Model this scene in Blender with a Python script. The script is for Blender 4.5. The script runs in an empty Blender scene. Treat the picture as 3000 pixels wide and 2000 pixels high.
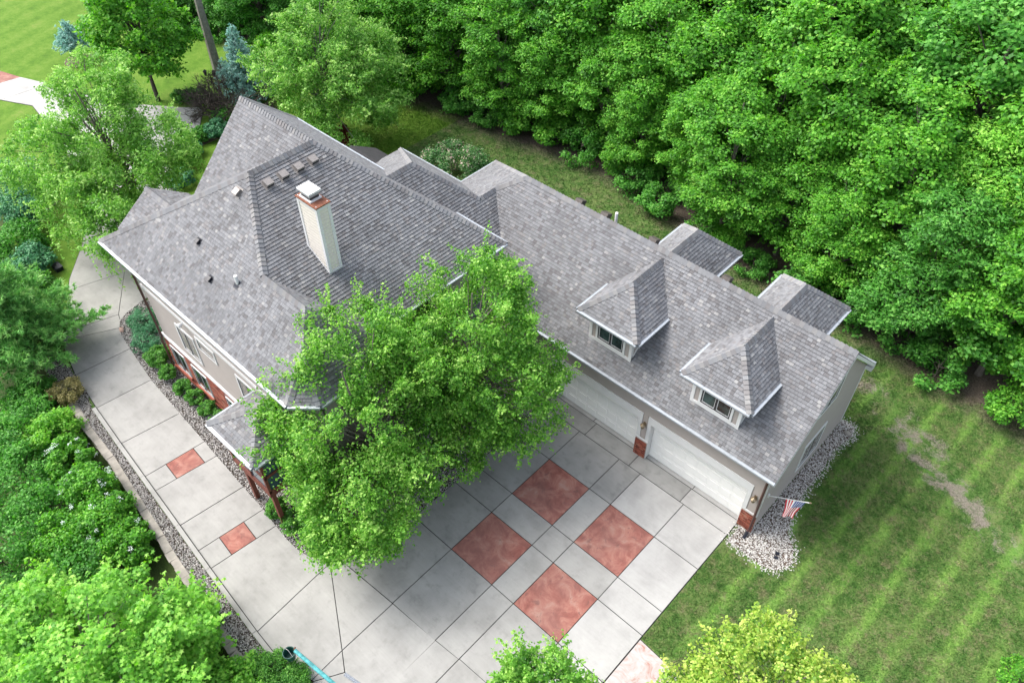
import bpy, math, random
import numpy as np
from mathutils import Matrix, Vector

# ------------------------------------------------------------------ camera, sky, sun, exposure
scene = bpy.context.scene
COL = scene.collection
FPX, YAW, PITCH, ROLL = 2360.24, -0.75208, 0.80598, -0.00416
CAMP = np.array([5.51176, -20.25507, 30.33653])
_f = np.array([math.sin(YAW)*math.cos(PITCH), math.cos(YAW)*math.cos(PITCH), -math.sin(PITCH)])
_r = np.array([math.cos(YAW), -math.sin(YAW), 0.0]); _u = np.cross(_r, _f)
CR = _r*math.cos(ROLL)+_u*math.sin(ROLL); CU = -_r*math.sin(ROLL)+_u*math.cos(ROLL)
cam_data = bpy.data.cameras.new('camera'); cam = bpy.data.objects.new('camera', cam_data); COL.objects.link(cam)
cam_data.sensor_width = 36.0; cam_data.lens = FPX/3000*36.0; cam_data.clip_start = 0.5; cam_data.clip_end = 2000
cam.matrix_world = Matrix(((CR[0], CU[0], -_f[0], CAMP[0]), (CR[1], CU[1], -_f[1], CAMP[1]), (CR[2], CU[2], -_f[2], CAMP[2]), (0, 0, 0, 1)))
scene.camera = cam

SUN_EL = math.radians(52)
SUN_AZ = np.array([-0.93, -0.37]); SUN_AZ = SUN_AZ/np.linalg.norm(SUN_AZ)      # horizontal direction towards the sun
world = bpy.data.worlds.new('World'); scene.world = world; world.use_nodes = True
wn = world.node_tree.nodes; wl = world.node_tree.links
bg = wn['Background']; sky = wn.new('ShaderNodeTexSky'); sky.sky_type = 'NISHITA'; sky.sun_disc = False
sky.sun_elevation = SUN_EL; sky.sun_rotation = math.atan2(SUN_AZ[0], SUN_AZ[1])
sky.air_density = 1.0; sky.dust_density = 4.0; sky.ozone_density = 1.0
hsv = wn.new('ShaderNodeHueSaturation'); hsv.inputs['Saturation'].default_value = 0.5
wl.new(sky.outputs[0], hsv.inputs['Color']); wl.new(hsv.outputs[0], bg.inputs[0]); bg.inputs[1].default_value = 0.15
sd = bpy.data.lights.new('sun', 'SUN'); sd.energy = 1.15; sd.angle = math.radians(32); sd.color = (1.0, 0.96, 0.9)
sun = bpy.data.objects.new('sun', sd); COL.objects.link(sun)
dvec = Vector((SUN_AZ[0]*math.cos(SUN_EL), SUN_AZ[1]*math.cos(SUN_EL), math.sin(SUN_EL)))
sun.rotation_euler = dvec.to_track_quat('Z', 'Y').to_euler(); sun.location = dvec*80
vs = scene.view_settings; vs.view_transform = 'Standard'; vs.look = 'None'; vs.gamma = 1.0; vs.use_curve_mapping = False
vs.exposure = 1.55
scene.render.engine = 'CYCLES'; scene.cycles.max_bounces = 5; scene.cycles.transparent_max_bounces = 4
scene.cycles.diffuse_bounces = 3; scene.cycles.transmission_bounces = 3

R = random.Random(7); NR = np.random.default_rng(7)
V3 = lambda *a: np.array(a, float)
def unit(v): v = np.asarray(v, float); return v/np.linalg.norm(v)

# ------------------------------------------------------------------ materials
class NT:
    def __init__(s, name):
        s.m = bpy.data.materials.new(name); s.m.use_nodes = True
        s.n = s.m.node_tree.nodes; s.l = s.m.node_tree.links; s.b = s.n['Principled BSDF']; s.out = s.n['Material Output']
    def new(s, t, **k):
        x = s.n.new(t)
        for a, b in k.items(): setattr(x, a, b)
        return x
    def link(s, a, b): s.l.new(a, b)
    def coord(s, scale=(1, 1, 1)):
        g = s.new('ShaderNodeNewGeometry'); mp = s.new('ShaderNodeMapping'); mp.inputs['Scale'].default_value = scale
        s.link(g.outputs['Position'], mp.inputs['Vector']); return mp.outputs[0]
    def noise(s, scale, detail=5, rough=0.6, vec=None, dist=0.0):
        t = s.new('ShaderNodeTexNoise'); t.inputs['Scale'].default_value = scale; t.inputs['Detail'].default_value = detail
        t.inputs['Roughness'].default_value = rough; t.inputs['Distortion'].default_value = dist
        s.link(vec if vec is not None else s.coord(), t.inputs['Vector']); return t.outputs[0]
    def ramp(s, fac, stops):
        r = s.new('ShaderNodeValToRGB'); e = r.color_ramp.elements
        while len(e) < len(stops): e.new(0.5)
        for x, (p, c) in zip(e, stops): x.position = p; x.color = (*c, 1) if len(c) == 3 else c
        s.link(fac, r.inputs[0]); return r.outputs[0]
    def mix(s, fac, a, b, mode='MIX'):
        m = s.new('ShaderNodeMix'); m.data_type = 'RGBA'; m.blend_type = mode
        for k, x in ((0, fac), (6, a), (7, b)):
            if hasattr(x, 'is_linked'): s.link(x, m.inputs[k])
            elif isinstance(x, tuple): m.inputs[k].default_value = (*x, 1)
            else: m.inputs[k].default_value = x
        return m.outputs[2]
    def math(s, op, a, b=0.0, c=0.0, clamp=False):
        m = s.new('ShaderNodeMath', operation=op, use_clamp=clamp)
        for k, x in enumerate((a, b, c)):
            if hasattr(x, 'is_linked'): s.link(x, m.inputs[k])
            else: m.inputs[k].default_value = x
        return m.outputs[0]
    def attr(s, name='v'):
        a = s.new('ShaderNodeAttribute'); a.attribute_name = name; return a.outputs['Fac']
    def bump(s, h, strength=0.3, dist=0.02):
        b = s.new('ShaderNodeBump'); b.inputs['Strength'].default_value = strength; b.inputs['Distance'].default_value = dist
        s.link(h, b.inputs['Height']); s.link(b.outputs[0], s.b.inputs['Normal'])
    def base(s, c, rough=0.8, spec=0.3):
        if hasattr(c, 'is_linked'): s.link(c, s.b.inputs['Base Color'])
        else: s.b.inputs['Base Color'].default_value = (*c, 1)
        s.b.inputs['Roughness'].default_value = rough; s.b.inputs['Specular IOR Level'].default_value = spec
        return s
MAT = {}
def simple(name, c, rough=0.6, var=0.18, scale=3.0, spec=0.3, metal=0.0, fine=60.0):
    t = NT(name); n = t.noise(scale, 6); n2 = t.noise(fine, 2)
    f = t.math('ADD', t.math('MULTIPLY', n, 0.75), t.math('MULTIPLY', n2, 0.25))
    lo = tuple(x*(1-var) for x in c); hi = tuple(min(1, x*(1+var)) for x in c)
    t.base(t.ramp(f, [(0.3, lo), (0.7, hi)]), rough, spec); t.b.inputs['Metallic'].default_value = metal
    t.bump(n2, 0.15, 0.004); MAT[name] = t.m; return t.m
def leafmat(name, cols, trans=0.45, gloss=0.4):
    t = NT(name); v = t.attr('v'); k = len(cols)
    c = t.ramp(v, [(i/(k-1), x) for i, x in enumerate(cols)])
    t.base(c, 0.55, gloss)
    tr = t.new('ShaderNodeBsdfTranslucent'); g = t.new('ShaderNodeHueSaturation'); g.inputs['Saturation'].default_value = 1.1; g.inputs['Value'].default_value = 1.15
    t.link(c, g.inputs['Color']); t.link(g.outputs[0], tr.inputs['Color'])
    mx = t.new('ShaderNodeMixShader'); mx.inputs[0].default_value = trans
    t.link(t.b.outputs[0], mx.inputs[1]); t.link(tr.outputs[0], mx.inputs[2]); t.link(mx.outputs[0], t.out.inputs['Surface'])
    MAT[name] = t.m; return t.m

def make_materials():
    # asphalt shingles: tab colour from the attribute, granules and weather streaks on top
    t = NT('shingle'); v = t.attr('v')
    c = t.ramp(v, [(0.0, (.118, .114, .117)), (0.20, (.152, .154, .162)), (0.6, (.184, .188, .199)), (0.84, (.208, .212, .221)), (0.92, (.168, .160, .162)), (1.0, (.275, .276, .274))])
    w = t.noise(0.55, 5, 0.65); c = t.mix(t.math('MULTIPLY', t.ramp(w, [(0.46, (0, 0, 0)), (0.72, (1, 1, 1))]), 0.42), c, (.080, .080, .084))
    g = t.noise(90, 2); c = t.mix(0.35, c, t.ramp(g, [(0.3, (.5, .5, .5)), (0.7, (1, 1, 1))]), 'MULTIPLY')
    t.base(c, 0.85, 0.3); t.bump(g, 0.35, 0.006); MAT['shingle'] = t.m
    simple('roof_deck_shadow', (.035, .035, .037), 0.95)  # deck painted near black to stand in for the shadow line under each course
    # broom finished concrete with stains
    def concrete(name, c, stain):
        t = NT(name); n1 = t.noise(0.6, 6, 0.6, dist=0.15); n2 = t.noise(2.2, 7, 0.68); n3 = t.noise(70, 2)
        gx = t.noise(1.0, 4, 0.6, t.coord((0.6, 9.0, 1.0)))
        col = t.ramp(n1, [(0.34, tuple(x*0.80 for x in c)), (0.5, tuple(x*0.96 for x in c)), (0.68, tuple(x*1.08 for x in c))])
        col = t.mix(t.math('MULTIPLY', t.ramp(n2, [(0.52, (0, 0, 0)), (0.75, (1, 1, 1))]), stain), col, tuple(x*0.42 for x in c))
        col = t.mix(0.10, col, t.ramp(gx, [(0.35, (.45, .45, .45)), (0.65, (1, 1, 1))]), 'MULTIPLY')
        col = t.mix(0.14, col, t.ramp(n3, [(0.3, (.4, .4, .4)), (0.7, (1, 1, 1))]), 'MULTIPLY')
        t.base(col, 0.85, 0.25); t.bump(n3, 0.2, 0.004); MAT[name] = t.m
    concrete('concrete', (.318, .313, .298), 0.36); concrete('concrete_worn', (.280, .277, .265), 0.5); concrete('concrete_clean', (.38, .375, .362), 0.22)
    t = NT('red_concrete'); n1 = t.noise(1.6, 7, 0.68, dist=0.6); n2 = t.noise(3.4, 5, 0.6, dist=1.0); n3 = t.noise(70, 2); n4 = t.noise(0.35, 3)
    col = t.ramp(n1, [(0.30, (.16, .060, .050)), (0.44, (.245, .088, .070)), (0.55, (.315, .135, .105)), (0.68, (.365, .215, .175))])
    col = t.mix(t.math('MULTIPLY', t.ramp(n2, [(0.58, (0, 0, 0)), (0.68, (1, 1, 1))]), 0.6), col, (.105, .055, .05))
    col = t.mix(t.math('MULTIPLY', t.ramp(n4, [(0.4, (0, 0, 0)), (0.6, (1, 1, 1))]), 0.35), col, (.20, .12, .105))
    col = t.mix(0.15, col, t.ramp(n3, [(0.3, (.4, .4, .4)), (0.7, (1, 1, 1))]), 'MULTIPLY')
    t.base(col, 0.8, 0.3); MAT['red_concrete'] = t.m
    t = NT('pink_concrete'); n1 = t.noise(1.6, 7, 0.7, dist=1.5)
    t.base(t.ramp(n1, [(0.34, (.32, .13, .09)), (0.46, (.35, .30, .28)), (0.6, (.39, .37, .36))]), 0.85); MAT['pink_concrete'] = t.m
    simple('joint', (.018, .017, .016), 0.95)
    simple('siding', (.33, .295, .275), 0.7, 0.05); simple('siding_shade', (.40, .37, .34), 0.7, 0.05)
    simple('white_trim', (.60, .60, .60), 0.5, 0.05); simple('door_white', (.80, .79, .765), 0.45, 0.04, 1.0)
    simple('gutter_metal', (.36, .39, .42), 0.35, 0.12, 6, 0.5, 0.25); simple('chimney_board', (.60, .56, .50), 0.6, 0.05)
    simple('bronze', (.035, .032, .034), 0.4, 0.2); simple('brown_metal', (.075, .035, .03), 0.4, 0.15, 8)
    simple('rust', (.17, .065, .038), 0.75, 0.5, 7); simple('vent_metal', (.20, .185, .175), 0.45, 0.15, 9, 0.5, 0.3); simple('black_plastic', (.012, .014, .022), 0.35, 0.2)
    simple('pvc', (.65, .65, .65), 0.4, 0.03); simple('timber', (.155, .05, .035), 0.7, 0.35, 6); simple('brass', (.22, .17, .11), 0.4, 0.3, 20, 0.5, 0.6)
    simple('soil', (.055, .045, .036), 0.95, 0.45, 4); simple('mulch', (.10, .075, .06), 0.95, 0.5, 9); simple('stone_block', (.27, .25, .22), 0.9, 0.35, 2.6)
    simple('vent_dark', (.075, .065, .058), 0.5, 0.2, 9); simple('bark', (.145, .125, .11), 0.9, 0.4, 7); simple('bark_dark', (.06, .05, .043), 0.9, 0.4, 7); simple('bark_grey', (.22, .205, .19), 0.9, 0.4, 5)
    simple('teal_paint', (.10, .37, .38), 0.6, 0.6, 9); simple('green_pot', (.015, .07, .055), 0.4, 0.3, 12); simple('rock', (.34, .24, .20), 0.9, 0.3, 9)
    simple('grate', (.30, .34, .40), 0.4, 0.2, 20, 0.5, 0.6)
    t = NT('brick'); v = t.attr('v')
    t.base(t.mix(0.25, t.ramp(v, [(0, (.115, .035, .026)), (0.4, (.25, .068, .045)), (0.8, (.34, .105, .068)), (1, (.33, .18, .13))]), t.ramp(t.noise(40, 3), [(0.3, (.4, .4, .4)), (0.7, (1, 1, 1))]), 'MULTIPLY'), 0.85); MAT['brick'] = t.m
    simple('mortar', (.30, .26, .235), 0.95)
    t = NT('glass'); t.base(t.ramp(t.noise(1.3, 4), [(0.4, (.012, .022, .02)), (0.65, (.05, .085, .08))]), 0.04, 0.8); MAT['glass'] = t.m
    t = NT('porch_glass'); t.base((.05, .085, .11), 0.06, 0.8); MAT['porch_glass'] = t.m
    for nm, cs in (('gravel', [(.11, .10, .098), (.29, .275, .265), (.43, .41, .39), (.64, .62, .60)]), ('white_stone', [(.20, .19, .17), (.46, .44, .41), (.64, .62, .59), (.82, .81, .79)])):
        t = NT(nm); t.base(t.ramp(t.attr('v'), [(i/3, c) for i, c in enumerate(cs)]), 0.85); MAT[nm] = t.m
    # leaves
    leafmat('leaf_maple', [(.050, .180, .018), (.092, .320, .026), (.150, .430, .038), (.27, .55, .075)])
    leafmat('leaf_deep', [(.044, .165, .024), (.075, .275, .036), (.120, .375, .050), (.22, .50, .095)])
    leafmat('leaf_lime', [(.085, .27, .028), (.150, .42, .040), (.240, .55, .060), (.38, .66, .12)])
    leafmat('leaf_birch', [(.055, .185, .022), (.115, .32, .035), (.200, .45, .055), (.42, .66, .16)])
    leafmat('leaf_willow', [(.085, .25, .036), (.165, .39, .06), (.265, .52, .095), (.46, .68, .21)])
    leafmat('leaf_yellow', [(0.081, 0.207, 0.023), (0.230, 0.414, 0.046), (0.414, 0.552, 0.092), (0.598, 0.667, 0.196)])
    leafmat('leaf_pine', [(.080, .26, .065), (.140, .39, .09), (.22, .50, .12), (.38, .62, .20)], 0.25)
    leafmat('leaf_spruce', [(.16, .38, .32), (.27, .52, .45), (.42, .66, .59), (.60, .80, .74)], 0.2)
    leafmat('leaf_box', [(0.040, 0.152, 0.022), (0.080, 0.264, 0.035), (0.128, 0.352, 0.048), (0.208, 0.464, 0.080)])
    leafmat('leaf_juniper', [(0.031, 0.128, 0.060), (0.048, 0.196, 0.085), (0.076, 0.272, 0.111), (0.119, 0.340, 0.145)], 0.2)
    leafmat('leaf_red', [(0.117, 0.016, 0.021), (0.195, 0.029, 0.034), (0.260, 0.046, 0.046), (0.312, 0.078, 0.065)])
    leafmat('leaf_gold', [(0.156, 0.156, 0.054), (0.264, 0.252, 0.090), (0.384, 0.348, 0.144), (0.504, 0.432, 0.216)])
    leafmat('leaf_weigela', [(0.045, 0.135, 0.042), (0.075, 0.210, 0.060), (0.135, 0.300, 0.090), (0.675, 0.495, 0.465)])
    leafmat('petal_white', [(.40, .52, .44), (.52, .62, .55), (.64, .70, .66), (.75, .8, .77)], 0.2)
    simple('flag_pole', (.7, .7, .7), 0.35, 0.05, 5, 0.5, 0.3)
    # flag cloth
    t = NT('flag_cloth'); uv = t.new('ShaderNodeUVMap'); sp = t.new('ShaderNodeSeparateXYZ'); t.link(uv.outputs[0], sp.inputs[0])
    u, w = sp.outputs[0], sp.outputs[1]
    st = t.math('LESS_THAN', t.math('MODULO', t.math('FLOOR', t.math('MULTIPLY', w, 13.0)), 2.0), 0.5)
    col = t.mix(st, (.78, .76, .74), (.50, .02, .045))
    can = t.math('MULTIPLY', t.math('LESS_THAN', u, 0.4), t.math('GREATER_THAN', w, 6/13))
    su = t.math('SUBTRACT', t.math('FRACT', t.math('MULTIPLY', u, 15.0)), 0.5); sw = t.math('SUBTRACT', t.math('FRACT', t.math('MULTIPLY', w, 9.3)), 0.5)
    star = t.math('LESS_THAN', t.math('ADD', t.math('MULTIPLY', su, su), t.math('MULTIPLY', sw, sw)), 0.075)
    col = t.mix(can, col, t.mix(star, (.02, .045, .20), (.8, .8, .8))); t.base(col, 0.7); MAT['flag_cloth'] = t.m
    # lawn: mown turf with mower stripes, thin and bare patches; woodland floor beyond its edge
    for blade in (0, 1):
     t = NT('grass_blade' if blade else 'lawn'); g = t.new('ShaderNodeNewGeometry'); sp = t.new('ShaderNodeSeparateXYZ'); t.link(g.outputs['Position'], sp.inputs[0]); X, Y = sp.outputs[0], sp.outputs[1]
     n1 = t.noise(0.45, 6, 0.65, dist=0.5); n2 = t.noise(2.3, 6, 0.72); n3 = t.noise(16, 4, 0.7); n4 = t.noise(70, 2)
     wig = t.math('MULTIPLY', t.math('SUBTRACT', t.noise(0.8, 3), 0.5), 1.1)
     stripe = t.math('MULTIPLY_ADD', t.math('SINE', t.math('MULTIPLY', t.math('ADD', t.math('ADD', X, t.math('MULTIPLY', Y, -0.05)), t.math('MULTIPLY', wig, 0.35)), 4.4)), 0.5, 0.5)
     f = t.math('ADD', t.math('MULTIPLY', n2, 0.6), t.math('MULTIPLY', n1, 0.4)); f = t.math('ADD', f, t.math('MULTIPLY', t.math('SUBTRACT', n3, 0.5), 0.45))
     near = t.ramp(f, [(0.34, (.026, .072, .012)), (0.46, (.058, .125, .026)), (0.56, (.104, .162, .046)), (0.68, (.145, .182, .066))])
     near = t.mix(t.math('MULTIPLY', t.math('MULTIPLY', t.ramp(stripe, [(0.55, (0, 0, 0)), (0.95, (1, 1, 1))]), t.math('MULTIPLY', t.ramp(t.noise(1.0, 3, 0.5, t.coord((0.9, 0.22, 0.0))), [(0.36, (0, 0, 0)), (0.58, (1, 1, 1))]), t.math('GREATER_THAN', X, 0.5))), 0.9), near, t.ramp(f, [(0.33, (.075, .190, .030)), (0.6, (.175, .300, .065))]))
     dry = t.math('ADD', t.math('MULTIPLY', t.noise(1.5, 6, 0.72), 0.7), t.math('MULTIPLY', n3, 0.3))
     near = t.mix(t.math('MULTIPLY', t.ramp(dry, [(0.50, (0, 0, 0)), (0.63, (1, 1, 1))]), 0.75), near, t.ramp(n3, [(0.35, (.125, .115, .06)), (0.65, (.20, .175, .105))]))
     fst = t.math('SINE', t.math('MULTIPLY', t.math('ADD', t.math('ADD', X, t.math('MULTIPLY', Y, 0.35)), wig), 3.0))
     far = t.ramp(t.math('ADD', f, t.math('MULTIPLY', fst, 0.05)), [(0.30, (.058, .130, .012)), (0.45, (.085, .180, .017)), (0.58, (.120, .215, .028)), (0.72, (.175, .225, .055))])
     col = t.mix(t.math('LESS_THAN', X, -32.0), near, far)
     # bare patches between the garage gable and the wood
     bx = t.math('SUBTRACT', X, 4.6); by = t.math('SUBTRACT', Y, t.math('MULTIPLY_ADD', X, -0.52, 11.0))
     d = t.math('ADD', t.math('MULTIPLY', t.math('MULTIPLY', bx, bx), 0.012), t.math('MULTIPLY', t.math('MULTIPLY', by, by), 0.16))
     bare = t.math('SUBTRACT', t.math('ADD', t.math('MULTIPLY', t.noise(0.75, 6, 0.66, dist=0.4), 2.6), t.math('MULTIPLY', n3, 0.55)), t.math('ADD', d, 1.42))
     col = t.mix(t.ramp(bare, [(0.02, (0, 0, 0)), (0.30, (.9, .9, .9))]), col, t.ramp(n3, [(0.3, (.15, .125, .10)), (0.7, (.27, .24, .205))]))
     # wood floor: follows a polyline  y > edge(x)
     cv = t.new('ShaderNodeMapRange'); t.link(X, cv.inputs[0]); cv.inputs[1].default_value = -80; cv.inputs[2].default_value = 14; cv.inputs[3].default_value = 0; cv.inputs[4].default_value = 1
     fc = t.new('ShaderNodeFloatCurve'); pts = [(-80, 7), (-59, 9), (-46, 11.5), (-35, 14.2), (-27, 15.2), (-20, 16.2), (-14, 15), (-9, 14.2), (-2, 14), (3, 13.2), (8, 12.9), (14, 11.5)]
     cu = fc.mapping.curves[0]
     for i, (a, b) in enumerate(pts):
         q = ((a+80)/94, b/20.0)
         if i == 0: cu.points[0].location = q
         elif i == len(pts)-1: cu.points[1].location = q
         else: cu.points.new(*q)
     fc.mapping.update(); t.link(cv.outputs[0], fc.inputs['Value'])
     e = t.math('SUBTRACT', t.math('ADD', Y, t.math('MULTIPLY', t.math('SUBTRACT', n2, 0.5), 2.2)), t.math('MULTIPLY', fc.outputs[0], 20.0))
     wood = t.math('ADD', t.math('MULTIPLY', e, 0.6), 0.7, clamp=True)
     low = t.math('LESS_THAN', sp.outputs[2], -0.12)
     fl = t.ramp(n3, [(0.3, (.06, .045, .036)), (0.55, (.13, .105, .085)), (0.75, (.22, .19, .165))])
     col = t.mix(wood, col, fl); col = t.mix(low, col, t.ramp(n3, [(0.3, (.03, .04, .015)), (0.7, (.06, .10, .025))]))
     col = t.mix(0.3, col, t.ramp(n4, [(0.3, (.35, .35, .35)), (0.7, (1, 1, 1))]), 'MULTIPLY')
     if blade: col = t.mix(1.0, col, t.ramp(t.attr('v'), [(0, (.60, .66, .55)), (0.5, (1.05, 1.08, 1.0)), (1, (1.5, 1.45, 1.3))]), 'MULTIPLY')
     t.base(col, 0.9, 0.15)
     if not blade: t.bump(n4, 0.5, 0.03)
     MAT[t.m.name] = t.m
make_materials()

# ------------------------------------------------------------------ mesh helpers
class MB:
    def __init__(s): s.v = []; s.f = []; s.a = []
    def poly(s, pts, a=0.5):
        i = len(s.v); s.v += [tuple(map(float, p)) for p in pts]; s.a += [a]*len(pts); s.f.append(tuple(range(i, i+len(pts)))); return s
    def prism(s, pts, off, a=0.5):
        pts = [np.asarray(p, float) for p in pts]; off = np.asarray(off, float); n = len(pts); i = len(s.v)
        s.v += [tuple(p) for p in pts]+[tuple(p+off) for p in pts]; s.a += [a]*(2*n)
        s.f.append(tuple(range(i, i+n))); s.f.append(tuple(range(i+2*n-1, i+n-1, -1)))
        for k in range(n): s.f.append((i+k, i+n+k, i+n+(k+1) % n, i+(k+1) % n))
        return s
    def obox(s, o, x, y, z, a=0.5):
        o, x, y, z = (np.asarray(q, float) for q in (o, x, y, z)); return s.prism([o, o+x, o+x+y, o+y], z, a)
    def box(s, a0, a1, a=0.5):
        a0 = np.asarray(a0, float); d = np.asarray(a1, float)-a0; return s.obox(a0, (d[0], 0, 0), (0, d[1], 0), (0, 0, d[2]), a)
    def tube(s, pts, rad, n=6, a=0.5, cap=True):
        pts = [np.asarray(p, float) for p in pts]; m = len(pts)
        if not hasattr(rad, '__len__'): rad = [rad]*m
        i = len(s.v)
        for k in range(m):
            d = pts[min(k+1, m-1)]-pts[max(k-1, 0)]; d = d/(np.linalg.norm(d)+1e-9)
            e = np.cross(d, (0, 0, 1)) if abs(d[2]) < 0.9 else np.cross(d, (1, 0, 0)); e = unit(e); g = np.cross(d, e)
            for j in range(n):
                t = 2*math.pi*j/n; s.v.append(tuple(pts[k]+rad[k]*(math.cos(t)*e+math.sin(t)*g))); s.a.append(a)
        for k in range(m-1):
            for j in range(n):
                p = i+k*n+j; q = i+k*n+(j+1) % n; s.f.append((p, q, q+n, p+n))
        if cap: s.f.append(tuple(range(i+n-1, i-1, -1))); s.f.append(tuple(range(i+(m-1)*n, i+m*n)))
        return s
    def mesh(s, name, mat):
        me = bpy.data.meshes.new(name); me.from_pydata(s.v, [], s.f)
        at = me.attributes.new('v', 'FLOAT', 'POINT'); at.data.foreach_set('value', np.array(s.a, np.float32))
        me.materials.append(MAT[mat]); me.update(); return me
WL = {}
def place(name, me, parent=None, loc=(0, 0, 0), mat4=None, **props):
    o = bpy.data.objects.new(name, me); COL.objects.link(o)
    base = WL.get(parent.name, V3(0, 0, 0)) if parent else V3(0, 0, 0)
    if parent: o.parent = parent
    if mat4 is not None:
        m = mat4.copy(); m.translation = Vector(m.translation)-Vector(base); o.matrix_local = m; WL[o.name] = np.array(mat4.translation)
    else: o.location = tuple(np.asarray(loc, float)-base); WL[o.name] = np.asarray(loc, float)
    for k, x in props.items(): o[k] = x
    return o
def put(name, mb, mat, parent=None, **props): return place(name, mb.mesh(name, mat), parent, **props)
def root(name, loc, label, cat, group=None, rz=0.0, sc=1.0):
    o = bpy.data.objects.new(name, None); COL.objects.link(o); o.location = loc; o.rotation_euler = (0, 0, rz); o.scale = (sc, sc, sc) if not hasattr(sc, '__len__') else sc
    o.empty_display_size = 0.3; o['label'] = label; o['category'] = cat; WL[o.name] = np.asarray(loc, float)
    if group: o['group'] = group
    return o
def local(name, me, parent):
    o = bpy.data.objects.new(name, me); COL.objects.link(o); o.parent = parent; return o
def tag(o, label, cat, group=None):
    o['label'] = label; o['category'] = cat
    if group: o['group'] = group
    return o
def clip(poly, cl):
    out = poly
    n = len(cl)
    for i in range(n):
        a, b = cl[i], cl[(i+1) % n]; ex, ey = b[0]-a[0], b[1]-a[1]; inp = out; out = []
        if not inp: return []
        for k in range(len(inp)):
            p, q = inp[k], inp[(k+1) % len(inp)]
            dp = ex*(p[1]-a[1])-ey*(p[0]-a[0]); dq = ex*(q[1]-a[1])-ey*(q[0]-a[0])
            if dp >= 0: out.append(p)
            if (dp >= 0) != (dq >= 0):
                t = dp/(dp-dq); out.append((p[0]+t*(q[0]-p[0]), p[1]+t*(q[1]-p[1])))
    return out
def area2(p): return 0.5*sum(p[i][0]*p[(i+1) % len(p)][1]-p[(i+1) % len(p)][0]*p[i][1] for i in range(len(p)))
def ccw(p): return p if area2(p) > 0 else p[::-1]
def inpoly_np(q, P):
    P = np.asarray(P, float); c = np.zeros(len(q), bool); j = len(P)-1
    for i in range(len(P)):
        k = (P[i, 1] > q[:, 1]) != (P[j, 1] > q[:, 1]); c ^= k & (q[:, 0] < (P[j, 0]-P[i, 0])*(q[:, 1]-P[i, 1])/(P[j, 1]-P[i, 1]+1e-12)+P[i, 0]); j = i
    return c
def inpoly(x, y, P):
    c = False; n = len(P); j = n-1
    for i in range(n):
        if (P[i][1] > y) != (P[j][1] > y) and x < (P[j][0]-P[i][0])*(y-P[i][1])/(P[j][1]-P[i][1])+P[i][0]: c = not c
        j = i
    return c
# ------------------------------------------------------------------ ground
BANK = [(-90, -11), (-60, -12.5), (-46, -12.2), (-40, -13.6), (-37, -15.0), (-32, -16.5), (-28, -16.72), (-9.7, -18.15), (-4, -19.5), (20, -24)]
def bank(x): return np.interp(x, [p[0] for p in BANK], [p[1] for p in BANK])
def ground():
    xs = np.unique(np.concatenate([[-700, -300, -150], np.arange(-100, -45, 4.0), np.arange(-45, 0, 0.7), np.arange(0, 30, 3.0), [60, 150, 400, 700]]))
    ys = np.unique(np.concatenate([[-700, -300, -120, -70], np.arange(-50, -24, 2.0), np.arange(-24, -10, 0.28), np.arange(-10, 40, 3.0), [60, 120, 300, 700]]))
    X, Y = np.meshgrid(xs, ys); B = bank(X); d = np.clip((B-Y)/3.2, 0, 1); Z = -0.035-1.3*(d*d*(3-2*d))-np.clip((B-Y)/0.28, 0, 1)*0.45
    vs_ = np.stack([X.ravel(), Y.ravel(), Z.ravel()], 1); nx, ny = len(xs), len(ys)
    fs = [(j*nx+i, j*nx+i+1, (j+1)*nx+i+1, (j+1)*nx+i) for j in range(ny-1) for i in range(nx-1)]
    m = MB(); m.v = [tuple(p) for p in vs_]; m.a = [0.5]*len(vs_); m.f = fs
    put('lawn', m, 'lawn', kind='structure')
ground()
def inset(P, d):
    P = ccw(P); n = len(P); out = []
    for i in range(n):
        a, b, c = np.array(P[i-1]), np.array(P[i]), np.array(P[(i+1) % n])
        n1 = unit((b-a)[::-1]*[-1, 1]); n2 = unit((c-b)[::-1]*[-1, 1]); s = n1+n2; s = s/max(0.35, 1+n1@n2); out.append(tuple(b+d*s))
    return out
XL = [-8.05, -5.70, -4.51, -2.17, 0.04]
LEFT = [(-9.38, -17.20), (-11.02, -17.13), (-14.67, -16.87), (-17.39, -16.65), (-20.78, -16.38), (-23.27, -16.18), (-26.12, -15.93), (-28.89, -15.62), (-30.98, -15.16), (-33.2, -14.05), (-36.08, -12.4), (-38.5, -10.4), (-42.74, -7.9), (-48, -6.6), (-56.2, -5.3), (-61.5, -7.6), (-70, -13)]
BEDE = [(-10.33, -0.22), (-10.33, -9.5), (-10.30, -11.2), (-10.42, -12.30), (-10.84, -12.98), (-11.27, -13.38), (-12.0, -13.75), (-12.7, -13.90), (-13.5, -13.92), (-14.36, -13.85), (-15.44, -13.74), (-17.07, -13.67), (-19.39, -13.54), (-20.52, -13.47), (-22.87, -13.34), (-25.82, -13.17), (-28.57, -12.80), (-29.77, -12.61), (-30.36, -12.42), (-30.84, -12.12), (-31.13, -11.62), (-31.34, -10.73)]
DRIVE_PANELS = []
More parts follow.
